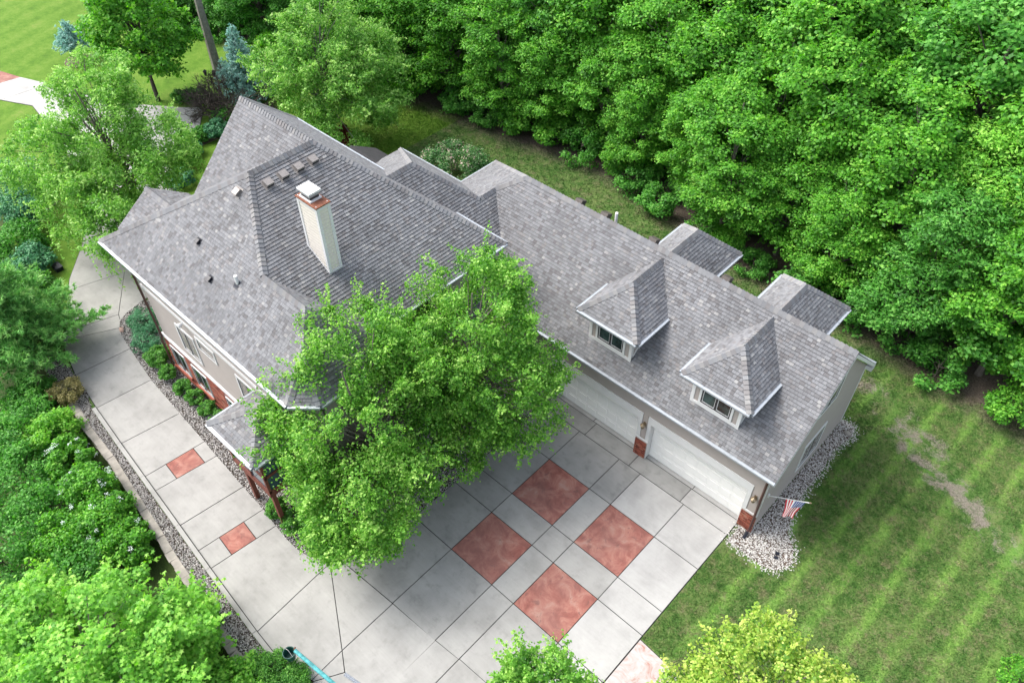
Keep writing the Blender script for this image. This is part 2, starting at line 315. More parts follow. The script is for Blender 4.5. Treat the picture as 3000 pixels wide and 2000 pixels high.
def panels():
    P = []
    c, w, k, r, pk = 'concrete', 'concrete_worn', 'concrete_clean', 'red_concrete', 'pink_concrete'
    YR = [-12.65, -9.53, -7.10, -5.80, -3.29, -1.12, -0.21, 0.06]
    rows = {0: [w, c, c, c, k], 1: [w, 'R', c, 'R', k], 2: [w, c, c, c, k], 3: [w, 'R', c, 'R', k], 4: [w, w, w, k, k]}
    for j in range(1, 5):
        cols = [-10.33]+XL
        for i in range(5):
            if j == 2 or True:
                m = rows[j][i]; m = r if m == 'R' else m
                P.append(([(cols[i], YR[j]), (cols[i+1], YR[j]), (cols[i+1], YR[j+1]), (cols[i], YR[j+1])], m))
    for a, b, m in ((-10.33, -7.75, w), (-7.75, -5.17, w), (-5.17, -2.37, w), (-2.37, 0.04, k)): P.append(([(a, YR[5]), (b, YR[5]), (b, YR[6]), (a, YR[6])], m))
    for a, b in ((-10.40, -7.95), (-7.95, -5.50), (-4.86, -2.33), (-2.33, 0.0)): P.append(([(a, YR[6]), (b, YR[6]), (b, YR[7]), (a, YR[7])], k))
    # row between y0 and y1, and the ones that leave the picture below it
    P.append(([(-8.05, -12.79), (-8.05, -9.53), (-10.33, -9.53), (-10.30, -11.2), (-10.42, -12.30), (-10.84, -12.98)], w))
    for i, m in enumerate([w, c, c, k]): P.append(([(XL[i], -12.79+.12*i), (XL[i+1], -12.70+.12*i), (XL[i+1], -9.53), (XL[i], -9.53)], m))
    P.append(([(-8.03, -12.79), (-5.68, -12.66), (-5.66, -15.55), (-7.29, -15.82), (-8.02, -15.36)], c))
    for i, m in ((1, c), (2, c), (3, c)): P.append(([(XL[i], -12.66+.12*(i-1)), (XL[i+1], -12.56+.12*(i-1)), (XL[i+1], -15.55), (XL[i], -15.55)], m))
    P.append(([(0.06, -9.6), (1.85, -9.7), (1.85, -7.40), (0.06, -7.27)], pk)); P.append(([(1.87, -9.7), (3.7, -9.9), (3.7, -7.55), (1.87, -7.40)], c))
    P.append(([(0.06, -9.62), (0.06, -12.2), (1.85, -12.2), (1.85, -9.72)], c))
    # fan where the drive turns
    P.append(([(-11.27, -13.38), (-10.84, -12.98), (-8.03, -12.79), (-8.02, -15.36)], c))
    P.append(([(-11.27, -13.38), (-8.02, -15.36), (-7.96, -16.84), (-9.38, -17.2), (-11.02, -17.13)], c))
    P.append(([(-8.02, -15.36), (-7.29, -15.82), (-7.88, -16.82), (-7.96, -16.84)], c))
    P.append(([(-7.29, -15.82), (-5.66, -15.55), (-5.66, -18.5), (-7.4, -18.5), (-7.88, -16.82)], c)); P.append(([(-5.64, -15.57), (0.04, -15.57), (0.04, -18.5), (-5.64, -18.5)], c))
    # along the long left wall
    P.append(([(-11.27, -13.38), (-11.02, -17.13), (-14.67, -16.87), (-14.36, -13.85), (-13.5, -13.92), (-12.7, -13.90), (-12.0, -13.75)], c))
    def row(a0, b0, a1, b1, sq):
        a0, b0, a1, b1 = map(np.array, (a0, b0, a1, b1)); L = lambda p, q, t: tuple(p+(q-p)*t)
        if sq is None: P.append(([tuple(a0), tuple(b0), tuple(b1), tuple(a1)], c)); return
        s, e = sq
        for t0, t1, m in ((0, s, c), (s, e, r), (e, 1, c)): P.append(([L(a0, b0, t0), L(a0, b0, t1), L(a1, b1, t1), L(a1, b1, t0)], m))
    row((-14.67, -16.87), (-14.36, -13.85), (-15.76, -16.78), (-15.44, -13.74), (0.31, 0.685))
    row((-15.76, -16.78), (-15.44, -13.74), (-17.39, -16.65), (-17.07, -13.67), None)
    row((-17.39, -16.65), (-17.07, -13.67), (-19.75, -16.46), (-19.39, -13.54), None)
    row((-19.75, -16.46), (-19.39, -13.54), (-20.78, -16.38), (-20.52, -13.47), (0.34, 0.80))
    row((-20.78, -16.38), (-20.52, -13.47), (-23.27, -16.18), (-22.87, -13.34), None)
    row((-23.27, -16.18), (-22.87, -13.34), (-26.12, -15.93), (-25.82, -13.17), None)
    row((-26.12, -15.93), (-25.82, -13.17), (-28.89, -15.62), (-28.57, -12.80), None); P[-1] = (P[-1][0], w)
    P.append(([(-28.89, -15.62), (-28.57, -12.80), (-29.77, -12.61), (-30.36, -12.42), (-31.69, -14.9), (-30.98, -15.16)], w))
    P.append(([(-30.36, -12.42), (-30.84, -12.12), (-31.36, -11.95), (-32.2, -14.62), (-31.69, -14.9)], c))
    P.append(([(-31.36, -11.95), (-30.84, -12.12), (-31.13, -11.62), (-31.34, -10.73), (-31.6, -9.4), (-34.9, -9.6)], c))
    P.append(([(-31.36, -11.95), (-34.32, -9.98), (-35.2, -12.9), (-33.2, -14.05), (-32.2, -14.62)], c))
    P.append(([(-34.32, -9.98), (-37.6, -7.7), (-38.5, -10.4), (-36.08, -12.4), (-35.2, -12.9)], c))
    P.append(([(-34.9, -9.6), (-31.6, -9.4), (-33.2, -7.6), (-37.2, -4.9), (-37.6, -7.7)], c))
    P.append(([(-37.6, -7.7), (-37.2, -4.9), (-40.6, -3.0), (-42.74, -7.9), (-38.5, -10.4)], k))
    P.append(([(-40.6, -3.0), (-43.9, -1.3), (-44.2, 1.0), (-46.1, 2.5), (-46.3, -6.9), (-42.74, -7.9)], k))
    P.append(([(-46.1, 2.5), (-46.9, 2.95), (-48.0, 1.95), (-50.2, 0.4), (-51.5, -5.9), (-48, -6.6), (-46.3, -6.9)], k))
    P.append(([(-50.2, 0.4), (-54, -1.6), (-58.4, -3.0), (-58.7, -6.5), (-56.2, -5.3), (-51.5, -5.9)], k))
    P.append(([(-58.4, -3.0), (-61.0, -4.0), (-61.6, -7.6), (-58.7, -6.5)], k)); P.append(([(-61.0, -4.0), (-63, -4.6), (-63.6, -8.6), (-61.6, -7.6)], r)); P.append(([(-63, -4.6), (-72, -9.5), (-72, -14), (-63.6, -8.6)], k))
    return P
def driveway():
    pan = panels(); base = MB()
    for p, m in pan: base.poly([(x, y, -0.022) for x, y in inset(p, -0.02)])
    d = put('driveway', base, 'joint', kind='structure')
    # the sheet of one panel overlaps its neighbour's: step each by a hair
    me = d.data; k = 0
    for f in me.polygons:
        for vi in f.vertices: me.vertices[vi].co.z -= 0.0001*(k % 60)
        k += 1
    for p, m in pan:
        q = inset(p, 0.017); put('panel', MB().prism([(x, y, -0.018) for x, y in q], (0, 0, 0.020+R.uniform(-.002, .003))), m, d)
    # kerb pieces along the bank side
    L = [np.array(p) for p in LEFT[0:7]]
    pts = []
    for a, b in zip(L[:-1], L[1:]):
        n = max(1, int(round(np.linalg.norm(b-a)/2.6)))
        for i in range(n): pts.append((a+(b-a)*i/n, a+(b-a)*(i+1)/n))
    for a, b in pts:
        t = unit(b-a); nrm = np.array([-t[1], t[0]]); nrm = nrm if nrm[1] < 0 else -nrm; a2 = a+t*0.008; b2 = b-t*0.008
        P = [a2+nrm*0.02, b2+nrm*0.02, b2+nrm*0.20, a2+nrm*0.20]
        m = MB().prism([(*q, -0.03) for q in P], (0, 0, 0.14)); put('kerb_piece', m, 'concrete', d)
driveway()
def stones(name, P, dens, size, mat, z=-0.02, squash=0.6, kindlabel=None, fuzz=0.04):
    P = np.array(P); x0, y0 = P.min(0); x1, y1 = P.max(0); n = int((x1-x0)*(y1-y0)*dens)
    q = NR.uniform((x0, y0), (x1, y1), (n, 2)); PL = [tuple(p) for p in P]
    q = q[inpoly_np(q, P)]; n = len(q); q = q+NR.normal(0, fuzz, q.shape)
    o = np.array([(1, 0, 0), (-1, 0, 0), (0, 1, 0), (0, -1, 0), (0, 0, 1), (0, 0, -1)], float)
    fi = np.array([(0, 2, 4), (2, 1, 4), (1, 3, 4), (3, 0, 4), (2, 0, 5), (1, 2, 5), (3, 1, 5), (0, 3, 5)])
    s = NR.uniform(size[0], size[1], (n, 1, 3))*np.array([1.0, 0.75, squash]); v = o[None]*s+NR.normal(0, 0.12, (n, 6, 3))*s
    th = NR.uniform(0, 6.283, n); c_, s_ = np.cos(th)[:, None], np.sin(th)[:, None]; tl = NR.normal(0, 0.35, (n, 1))
    x = v[:, :, 0]*c_-v[:, :, 1]*s_; y = v[:, :, 0]*s_+v[:, :, 1]*c_; zz = v[:, :, 2]+x*tl
    V = np.stack([x+q[:, :1], y+q[:, 1:], zz+z+NR.uniform(0, .03, (n, 1))], 2).reshape(-1, 3)
    F = (np.arange(n)[:, None, None]*6+fi[None]).reshape(-1, 3)
    o_ = np_mesh(name, V, F, np.repeat(NR.beta(1.6, 1.6, n), 6), mat); ob = place(name, o_); ob['kind'] = 'stuff'; ob['label'] = kindlabel or 'loose gravel'; return ob
def np_mesh(name, V, F, A, mat, smooth=False):
    me = bpy.data.meshes.new(name); F = np.asarray(F); n, k = F.shape
    me.vertices.add(len(V)); me.vertices.foreach_set('co', np.ascontiguousarray(V, np.float32).ravel())
    me.loops.add(n*k); me.loops.foreach_set('vertex_index', np.ascontiguousarray(F, np.int32).ravel())
    me.polygons.add(n); me.polygons.foreach_set('loop_start', np.arange(0, n*k, k, dtype=np.int32))
    at = me.attributes.new('v', 'FLOAT', 'POINT'); at.data.foreach_set('value', np.asarray(A, np.float32))
    me.materials.append(MAT[mat]); me.update(calc_edges=True); return me
def beds():
    fb = BEDE[1:]+[(-31.2, -9.6), (-28, -9.6), (-26, -11.7), (-14.2, -11.7), (-14.2, -7.0), (-13.5, -0.3), (-10.33, -0.3)]
    put('gravel_bed', MB().prism([(x, y, -0.07) for x, y in fb], (0, 0, 0.045)), 'soil', kind='structure')
    stones('gravel', fb, 520, (.022, .048), 'gravel', kindlabel='grey pea gravel filling the bed beside the house')
    strip = [(x, y-0.22) for x, y in LEFT[0:7]]+[(-27.6, -15.75), (-29.6, -15.6), (-31.0, -15.5), (-31.6, -16.2), (-29, -16.75), (-27.3, -16.5)]+[(x, -16.50-(x+27.3)*0.0966) for x in (-24, -20, -16, -12, -9.6)]
    put('gravel_strip', MB().prism([(x, y, -0.07) for x, y in strip], (0, 0, 0.04)), 'soil', kind='structure')
    stones('dark_gravel', strip, 560, (.022, .045), 'gravel', kindlabel='dark gravel strip between kerb and block wall')
    wb = [(0.10, -0.25), (0.10, -1.45), (0.7, -1.40), (1.3, -1.45), (1.97, -1.45), (2.5, -1.2), (2.85, -0.45), (2.55, 0.25), (1.95, 0.8), (1.6, 1.85), (1.45, 3.2), (1.5, 4.6), (1.35, 6.0), (1.6, 7.3), (1.45, 8.0), (0.6, 8.1), (0.6, -0.2)]
    put('stone_bed', MB().prism([(x, y, -0.06) for x, y in inset(wb, 0.10)], (0, 0, 0.035)), 'mulch', kind='structure')
    stones('white_stones', wb, 560, (.018, .048), 'white_stone', kindlabel='white pebbles along the garage gable wall', fuzz=.13)
    ring = [(-60.2+1.15*math.cos(t), 0.35+1.15*math.sin(t)) for t in np.linspace(0, 6.28, 20)[:-1]]
    put('mulch_ring', MB().prism([(x, y, -0.03) for x, y in ring], (0, 0, 0.04)), 'mulch', kind='structure')
    fb2 = [(-48.9, 2.2), (-47.1, 3.55), (-46.2, 3.4), (-43.6, 1.6), (-43.6, -1.2), (-42.6, -1.4), (-42.4, 2.4), (-45.4, 4.8), (-49.6, 3.4)]
    put('planting_bed', MB().prism([(x, y, -0.05) for x, y in fb2], (0, 0, 0.035)), 'mulch', kind='structure')
beds()
def retaining_wall():
    w = root('retaining_wall', (-18, -17.2, -1), 'weathered tan block retaining wall stepping along the gravel strip', 'wall')
    P = [np.array(p) for p in [(-27.25, -16.42), (-25.1, -16.68), (-22.7, -16.78), (-20.1, -17.08), (-17.9, -17.30), (-16.1, -17.54), (-14.3, -17.68), (-12.1, -17.92), (-10.9, -18.08), (-9.6, -17.95)]]
    put('wall_core', MB().prism([(*p, -1.6) for p in P]+[(p[0], p[1]-0.22, -1.6) for p in P[::-1]], (0, 0, 1.5)), 'soil', w)
    seg = [np.linalg.norm(b-a) for a, b in zip(P[:-1], P[1:])]; tot = sum(seg)
    def at(s):
        for a, b, l in zip(P[:-1], P[1:], seg):
            if s <= l: return a+(b-a)*s/l, unit(b-a)
            s -= l
        return P[-1], unit(P[-1]-P[-2])
    for c in range(6):
        s = 0.0 if c % 2 == 0 else -0.2
        top = 0.06-0.19*c
        while s < tot-0.15:
            L = R.uniform(0.36, 0.62); a, t = at(max(s, 0)); b, _ = at(min(s+L-0.012, tot)); t = unit(b-a); n = np.array([t[1], -t[0]])
            n = n if n[1] < 0 else -n; d = 0.34+R.uniform(-.02, .02); sh = 0.0 if c == 0 else 0.03
            q = [a+n*sh, b+n*sh, b+n*(d+R.uniform(-.01, .015)), a+n*(d+R.uniform(-.01, .015))]
            dz = R.uniform(-.015, .012) if c == 0 else 0
            step = -0.17 if (a[0] > -24.5 and c == 0 and a[0] < -20.2) else 0
            m = MB().prism([(*x, top-0.18) for x in q], (0, 0, 0.172+dz)); put('block', m, 'stone_block', w); s += L
retaining_wall()
# ------------------------------------------------------------------ house
HOUSE = root('house', (-12, -2, 0), 'large house with grey shingle hip roofs, taupe siding and two white garage doors', 'house')
G = 0.935
A_ = V3(-17.46, -9.72, 9.70); APL = V3(-20.68, -7.61, 11.81); APR = V3(-20.68, -4.44, 11.81); COL_L = V3(-27.56, -12.12, 7.30)
B_ = V3(-14.79, -9.72, 9.70); S_ = V3(-13.88, -10.75, 8.67); CH1 = V3(-13.45, -12.12, 7.30); CH2 = V3(-12.55, -11.30, 7.30); WC = V3(-12.50, -7.35, 7.33)
CORN = V3(-13.90, 0.12, 7.38); EV1 = V3(-13.90, -7.42, 7.37); GR = V3(-26.0, -4.44, 11.81); VAL = V3(-26.0, -7.92, 8.33); KO = V3(-29.5, 0.12, 7.38)
R1 = V3(0.95, 3.71, 8.14); R0 = V3(-15.88, 3.71, 8.14); K_ = V3(-17.14, 2.85, 7.33); J_ = V3(-17.14, 1.75, 7.33); FAR = V3(-22.1, 7.97, 4.12); VB = V3(-22.1, 5.15, 4.12)
S1 = V3(-19.48, -2.4, 9.2); S2 = V3(-19.48, -0.23, 9.2); FC = V3(-27.1, 5.15, 4.12)
eg = 8.14-G*(3.71+0.55)
PLANES = [   # (name, convex polygons, shingled)
 ('roof', [[R1, R0, K_, V3(-13.25, -0.55, eg), V3(0.95, -0.55, eg)]], 1),
 ('roof', [[R0, FAR, K_], [FAR, VB, J_, K_]], 1),
 ('roof', [[R1, R0, FAR, V3(0.95, 7.97, 4.12)]], 0),
 ('roof', [[COL_L, APL, A_, V3(-17.46, -12.12, 7.30)], [A_, B_, S_, CH1, V3(-17.46, -12.12, 7.30)]], 1),
 ('roof', [[APL, APR, CORN, EV1, A_]], 1),
 ('roof', [[COL_L, APL, APR, VAL], [COL_L, VAL, V3(-27.56, -7.92, 7.30)]], 1),
 ('roof', [[GR, APR, VAL]], 1),
 ('roof', [[GR, APR, CORN, KO]], 1),
 ('roof', [[A_, B_, WC, EV1]], 1),
 ('roof', [[B_, S_, CH2, WC]], 1),
 ('roof', [[S_, CH1, CH2]], 1),
 ('roof', [[V3(-19.48, -2.4, 9.2), V3(-13.17, -2.4, 4.157), V3(-13.17, -0.55, 4.157), J_, S2], [J_, V3(-13.17, -0.55, 4.157), K_]], 1),
 ('roof', [[S2, J_, VB, FC]], 1),
 ('roof', [[S1, S2, FC, V3(-27.1, -1.5, 4.12)]], 1),
 # little gable on the far slope
 ('roof', [[V3(-28.2, -9.10, 8.28), V3(-26.0, -9.10, 8.28), V3(-26.9, -11.0, 7.0), V3(-28.2, -11.0, 7.0)]], 1),
 ('roof', [[V3(-28.2, -9.10, 8.28), V3(-26.0, -9.10, 8.28), V3(-27.4, -7.3, 7.0), V3(-28.2, -7.3, 7.0)]], 1),
 # small bay roof beyond the link
 ('roof', [[V3(-29.0, 3.0, 4.55), V3(-26.5, 3.0, 4.55), V3(-26.5, 4.75, 3.55), V3(-29.0, 4.75, 3.55)]], 0),
 ('roof', [[V3(-29.0, 3.0, 4.55), V3(-26.3, 3.0, 4.55), V3(-26.3, 1.2, 3.55), V3(-29.0, 1.2, 3.55)]], 0),
 # porch roof
 ('porch_roof', [[V3(-16.99, -14.0, 4.94), V3(-15.42, -12.45, 5.85), V3(-13.84, -14.0, 4.94)]], 1),
 ('porch_roof', [[V3(-16.99, -14.0, 4.94), V3(-15.42, -12.45, 5.85), V3(-15.42, -11.6, 5.85), V3(-16.99, -11.6, 4.94)]], 1),
 ('porch_roof', [[V3(-13.84, -14.0, 4.94), V3(-15.42, -12.45, 5.85), V3(-15.42, -11.6, 5.85), V3(-13.84, -11.6, 4.94)]], 1),
]
CAPS = [(R0, R1, 1.35), (K_, R0, 1), (J_, K_, 1), (APL, APR, 1.5), (APR, GR, 1.2), (COL_L, APL, 1), (A_, APL, 1), (A_, B_, 1.1), (S_, B_, 1), (CH1, S_, 1), (CH2, S_, 1), (CORN, APR, 1), (WC, B_, 1), (KO, GR, 1),
        (S1, S2, 1), (J_, S2, 1), (FAR, R0, 1), (FC, S2, 1), (V3(-28.2, -9.1, 8.28), V3(-26.0, -9.1, 8.28), 1), (V3(-16.99, -14.0, 4.94), V3(-15.42, -12.45, 5.85), 1), (V3(-13.84, -14.0, 4.94), V3(-15.42, -12.45, 5.85), 1), (V3(-15.42, -12.45, 5.85), V3(-15.42, -11.6, 5.85), 1)]
GUT = [(V3(0.95, -0.55, eg), V3(-13.2, -0.55, eg), (0, -1)), (V3(-22.1, 5.15, 4.12), V3(-22.1, 7.97, 4.12), (-1, 0)), (V3(-27.1, 5.15, 4.12), V3(-22.15, 5.15, 4.12), (0, 1)), (V3(-22.1, 7.97, 4.12), V3(0.95, 7.97, 4.12), (0, 1)),
       (COL_L, CH1, (0, -1)), (CH1, CH2, (0.67, -0.74)), (CH2, WC, (1, 0)), (EV1, CORN, (1, 0)), (KO, CORN, (0, 1)),
       (V3(-16.99, -14.0, 4.94), V3(-13.84, -14.0, 4.94), (0, -1)), (V3(-16.99, -14.0, 4.94), V3(-16.99, -11.75, 4.94), (-1, 0)), (V3(-13.84, -14.0, 4.94), V3(-13.84, -11.75, 4.94), (1, 0))]
DORM = []
def dormer(xc, front):
    f = (lambda x, y, z: V3(x, y, z)) if front else (lambda x, y, z: V3(x, 7.42-y, z))
    x0, x1 = xc-1.56, xc+1.56; pk = f(xc, 1.34, 7.90); ap = f(xc, 3.46, 7.90); e = 6.50
    eL, eR, bL, bR = f(x0, -0.22, e), f(x1, -0.22, e), f(x0, 1.97, e), f(x1, 1.97, e)
    D = 'dormer_roof.%d' % len(DORM); PLANES.append((D, [[eL, eR, pk]], 1 if front else 0)); PLANES.append((D, [[eL, pk, ap, bL]], 1)); PLANES.append((D, [[eR, pk, ap, bR]], 1))
    CAPS.extend([(eL, pk, 1), (eR, pk, 1), (pk, ap, 1)])
    s = -1 if front else 1
    GUT.extend([(eL, eR, (0, s)), (eL, bL, (-1, 0)), (eR, bR, (1, 0))])
    DORM.append((xc, f, front))
for xc in (-7.80, -2.48): dormer(xc, True); dormer(xc+0.02, False)

def frame_of(poly):
    n = np.zeros(3)
    for i in range(len(poly)):
        a, b = poly[i], poly[(i+1) % len(poly)]; n += np.cross(a, b)
    n = unit(n); n = n if n[2] > 0 else -n
    h = unit(np.cross((0, 0, 1), n)); s = np.cross(n, h); return h, s, n
TABS = []   # joined shingles
FULL = []   # complete tabs: candidates for single pieces
def build_roof():
    parts = {}
    for name, polys, sh in PLANES:
        h, s, n = frame_of(polys[0]); o = min((p for q in polys for p in q), key=lambda p: p@s)
        m = parts.setdefault(name, MB())
        for q in polys:
            m.prism([p-n*0.012 for p in q], (0, 0, -0.16))
        if not sh: continue
        P2 = [ccw([((p-o)@h, (p-o)@s) for p in q]) for q in polys]
        umin = min(p[0] for q in P2 for p in q); umax = max(p[0] for q in P2 for p in q); vmax = max(p[1] for q in P2 for p in q)
        e = 0.145; v = -0.02; row = 0
        while v < vmax:
            u = umin-R.uniform(0, 0.3)
            prev = 0.5
            while u < umax:
                w = R.choice((0.12, 0.15, 0.15, 0.18, 0.21)); tint = R.random()
                quad = [(u, v), (u+w-0.007, v), (u+w-0.007, v+e-0.013), (u, v+e-0.013)]  # gap above each tab bares the blackened deck as a painted overlap shadow
                for cl in P2:
                    c = clip(quad, cl)
                    if len(c) < 3 or area2(c) < 0.0012: continue
                    rec = (name, o, h, s, n, c, v, e, tint)
                    if len(c) == 4 and area2(c) > 0.97*(w-0.007)*(e-0.013):
                        ctr = o+h*(u+w/2)+s*(v+e/2); d = ctr-CAMP; FULL.append((w*abs(n@d)/np.linalg.norm(d)**3, rec, w, u))
                    else: TABS.append(rec)
                u += w
            v += e; row += 1
    objs = {}
    for name, m in parts.items(): objs[name] = put(name.split('.')[0], m, 'roof_deck_shadow', HOUSE)
    FULL.sort(key=lambda x: -x[0]); single = FULL[:300]; rest = [x[1] for x in FULL[300:]]
    def wedge(m, o, h, s, n, c, v, e, tint):
        k = len(c); i = len(m.v); t0 = 0.022+0.008*((tint*37) % 1)
        for (u, w) in c: m.v.append(tuple(o+h*u+s*w+n*(0.004+t0*(1-(w-v)/e))))
        for (u, w) in c: m.v.append(tuple(o+h*u+s*w-n*0.010))
        m.a += [tint]*(2*k); m.f.append(tuple(range(i, i+k)))
        for j in range(k): m.f.append((i+j, i+k+j, i+k+(j+1) % k, i+(j+1) % k))
    joined = {}
    for name, o, h, s, n, c, v, e, tint in TABS+rest: wedge(joined.setdefault(name, MB()), o, h, s, n, c, v, e, tint)
    for name, m in joined.items(): put('shingle_field', m, 'shingle', objs[name], kind='stuff')
    cache = {}
    for sc, (name, o, h, s, n, c, v, e, tint), w, u in single:
        key = (w, int(tint*10))
        if key not in cache:
            m = MB(); wedge(m, V3(0, 0, 0), V3(1, 0, 0), V3(0, 1, 0), V3(0, 0, 1), [(0, 0), (w-.007, 0), (w-.007, e-.013), (0, e-.013)], 0, e, tint); cache[key] = m.mesh('shingle', 'shingle')
        p = o+h*u+s*v
        M4 = Matrix(((h[0], s[0], n[0], p[0]), (h[1], s[1], n[1], p[1]), (h[2], s[2], n[2], p[2]), (0, 0, 0, 1)))
        place('shingle', cache[key], objs[name], mat4=M4)
    # ridge and hip caps
    cand = []
    for a, b, big in CAPS:
        L = np.linalg.norm(b-a); t = (b-a)/L; side = unit(np.cross(t, (0, 0, 1))); up = np.cross(side, t)
        cand.append((a, b, t, side, up, big))
    plane_n = [(frame_of(q[0])[2], q) for _, q, _ in PLANES]
    allc = []
    for a, b, t, side, up, big in cand:
        mid = (a+b)/2; drops = []
        for sg in (1, -1):
            best = None; bd = 1e9
            for nn, q in plane_n:   # the plane that contains this edge on this side
                if abs((a-q[0][0])@nn) < 0.08 and abs((b-q[0][0])@nn) < 0.08:
                    w = unit(np.cross(nn, t)); w = w if w@(side*sg) > 0 else -w
                    c = np.mean([p for pp in q for p in pp], axis=0)
                    dd = min(np.linalg.norm(np.mean(pp, axis=0)-mid) for pp in q)
                    if (c-mid)@(side*sg) > 0.01 and dd < bd: best = w; bd = dd
            drops.append(best if best is not None else unit(side*sg-up*0.6))
        L = np.linalg.norm(b-a); n = max(2, int(L/0.185)); step = L/n
        tint_mesh = {}
        for i in range(n):
            allc.append((a+t*step*i, t, up, drops, step, big))
    allc.sort(key=lambda c: np.linalg.norm(c[0]-CAMP)); join = MB(); cache = {}
    def capmesh(m, p, t, up, dr, step, big, tint):
        wd = 0.185*(0.9+0.1*big); l0, l1 = 0.055*big, 0.026*big; L = step*0.97; i = len(m.v)
        for q, lift in ((p, l0+.022), (p+t*L, l1+.016)):
            m.v += [tuple(q+dr[0]*wd+up*lift*0.7), tuple(q+up*(lift+0.018)), tuple(q+dr[1]*wd+up*lift*0.7), tuple(q+dr[0]*wd-up*0.03), tuple(q-up*0.03), tuple(q+dr[1]*wd-up*0.03)]
        m.a += [tint]*12
        m.f += [(i, i+1, i+7, i+6), (i+1, i+2, i+8, i+7), (i, i+3, i+4, i+1), (i+1, i+4, i+5, i+2), (i, i+6, i+9, i+3), (i+2, i+5, i+11, i+8)]
    for j, (p, t, up, dr, step, big) in enumerate(allc):
        tint = R.choice((0.5, 0.62, 0.75, 0.80, 0.93, 0.90, 0.96, 0.97))
        if j < 300:
            key = (tuple(np.round(t, 3)), round(big, 2), tint, round(step, 4))
            if key not in cache:
                m = MB(); capmesh(m, V3(0, 0, 0), t, up, dr, step, big, tint); cache[key] = m.mesh('ridge_cap', 'shingle')
            place('ridge_cap', cache[key], objs['roof'], loc=p)
        else: capmesh(join, p, t, up, dr, step, big, tint)
    put('ridge_cap_run', join, 'shingle', objs['roof'], kind='stuff')
    return objs
ROOF = build_roof()
def gutters():
    for a, b, out in GUT:
        o = np.array([*out, 0.0]); t = unit(b-a); L = np.linalg.norm(b-a); m = MB()
        # trough (open box section) + fascia board
        m.obox(a+o*0.005+V3(0, 0, -0.115), t*L, o*0.125, (0, 0, 0.012)); m.obox(a+o*0.122+V3(0, 0, -0.115), t*L, o*0.008, (0, 0, 0.10)); m.obox(a-o*0.03+V3(0, 0, -0.20), t*L, o*0.028, (0, 0, 0.19))
        g = put('gutter', m, 'gutter_metal', HOUSE)
        n = max(1, int(L/0.95)); s = L/n
        for i in range(n):
            put('gutter_guard', MB().obox(a+t*(s*i+0.006)-o*0.01+V3(0, 0, -0.012+R.uniform(-.004, .004)), t*(s-0.012), o*0.142+V3(0, 0, -0.02), (0, 0, 0.008)), 'gutter_metal', g)
gutters()

def siding(m, P, n, course=0.115):
    """lap boards over the vertical convex wall polygon P, outward normal n"""
    n = np.asarray(n, float); h = unit(np.cross((0, 0, 1), n)); o = np.asarray(P[0], float)
    Q = ccw([((np.asarray(p)-o)@h, (np.asarray(p)-o)[2]) for p in P]); z0 = min(q[1] for q in Q); z1 = max(q[1] for q in Q); u0 = min(q[0] for q in Q)-1; u1 = max(q[0] for q in Q)+1
    z = z0
    while z < z1:
        c = clip([(u0, z), (u1, z), (u1, z+course), (u0, z+course)], Q)
        if len(c) >= 3 and area2(c) > 0.002:
            k = len(c); i = len(m.v)
            for u, w in c: m.v.append(tuple(o+h*u+V3(0, 0, w)+n*(0.004+0.016*(1-(w-z)/course))))
            for u, w in c: m.v.append(tuple(o+h*u+V3(0, 0, w)))
            m.a += [0.5]*(2*k); m.f.append(tuple(range(i, i+k)))
            for j in range(k): m.f.append((i+j, i+k+j, i+k+(j+1) % k, i+(j+1) % k))
        z += course
def bricks_on(P0, h, n, W, H, holes=(), single=None, parent=None, join=None, bl=0.2, bh=0.062):
    P0 = np.asarray(P0, float); h = np.asarray(h, float); n = np.asarray(n, float); z = 0.0; r = 0; cache = {}
    while z < H-0.03:
        u = -0.1 if r % 2 else 0.0
        while u < W-0.02:
            a, b = max(u, 0), min(u+bl, W)-0.011
            if b-a > 0.03 and not any(a < hx1 and b > hx0 and z < hz1 and z+bh > hz0 for hx0, hx1, hz0, hz1 in holes):
                d = 0.020+R.uniform(-.003, .004); tint = R.random(); m = join if join is not None else MB()
                m.obox(P0+h*a+V3(0, 0, z), h*(b-a), n*d, (0, 0, min(bh, H-z)), tint)
                if join is None: put('brick', m, 'brick', parent)
            u += bl
        z += bh+0.012; r += 1
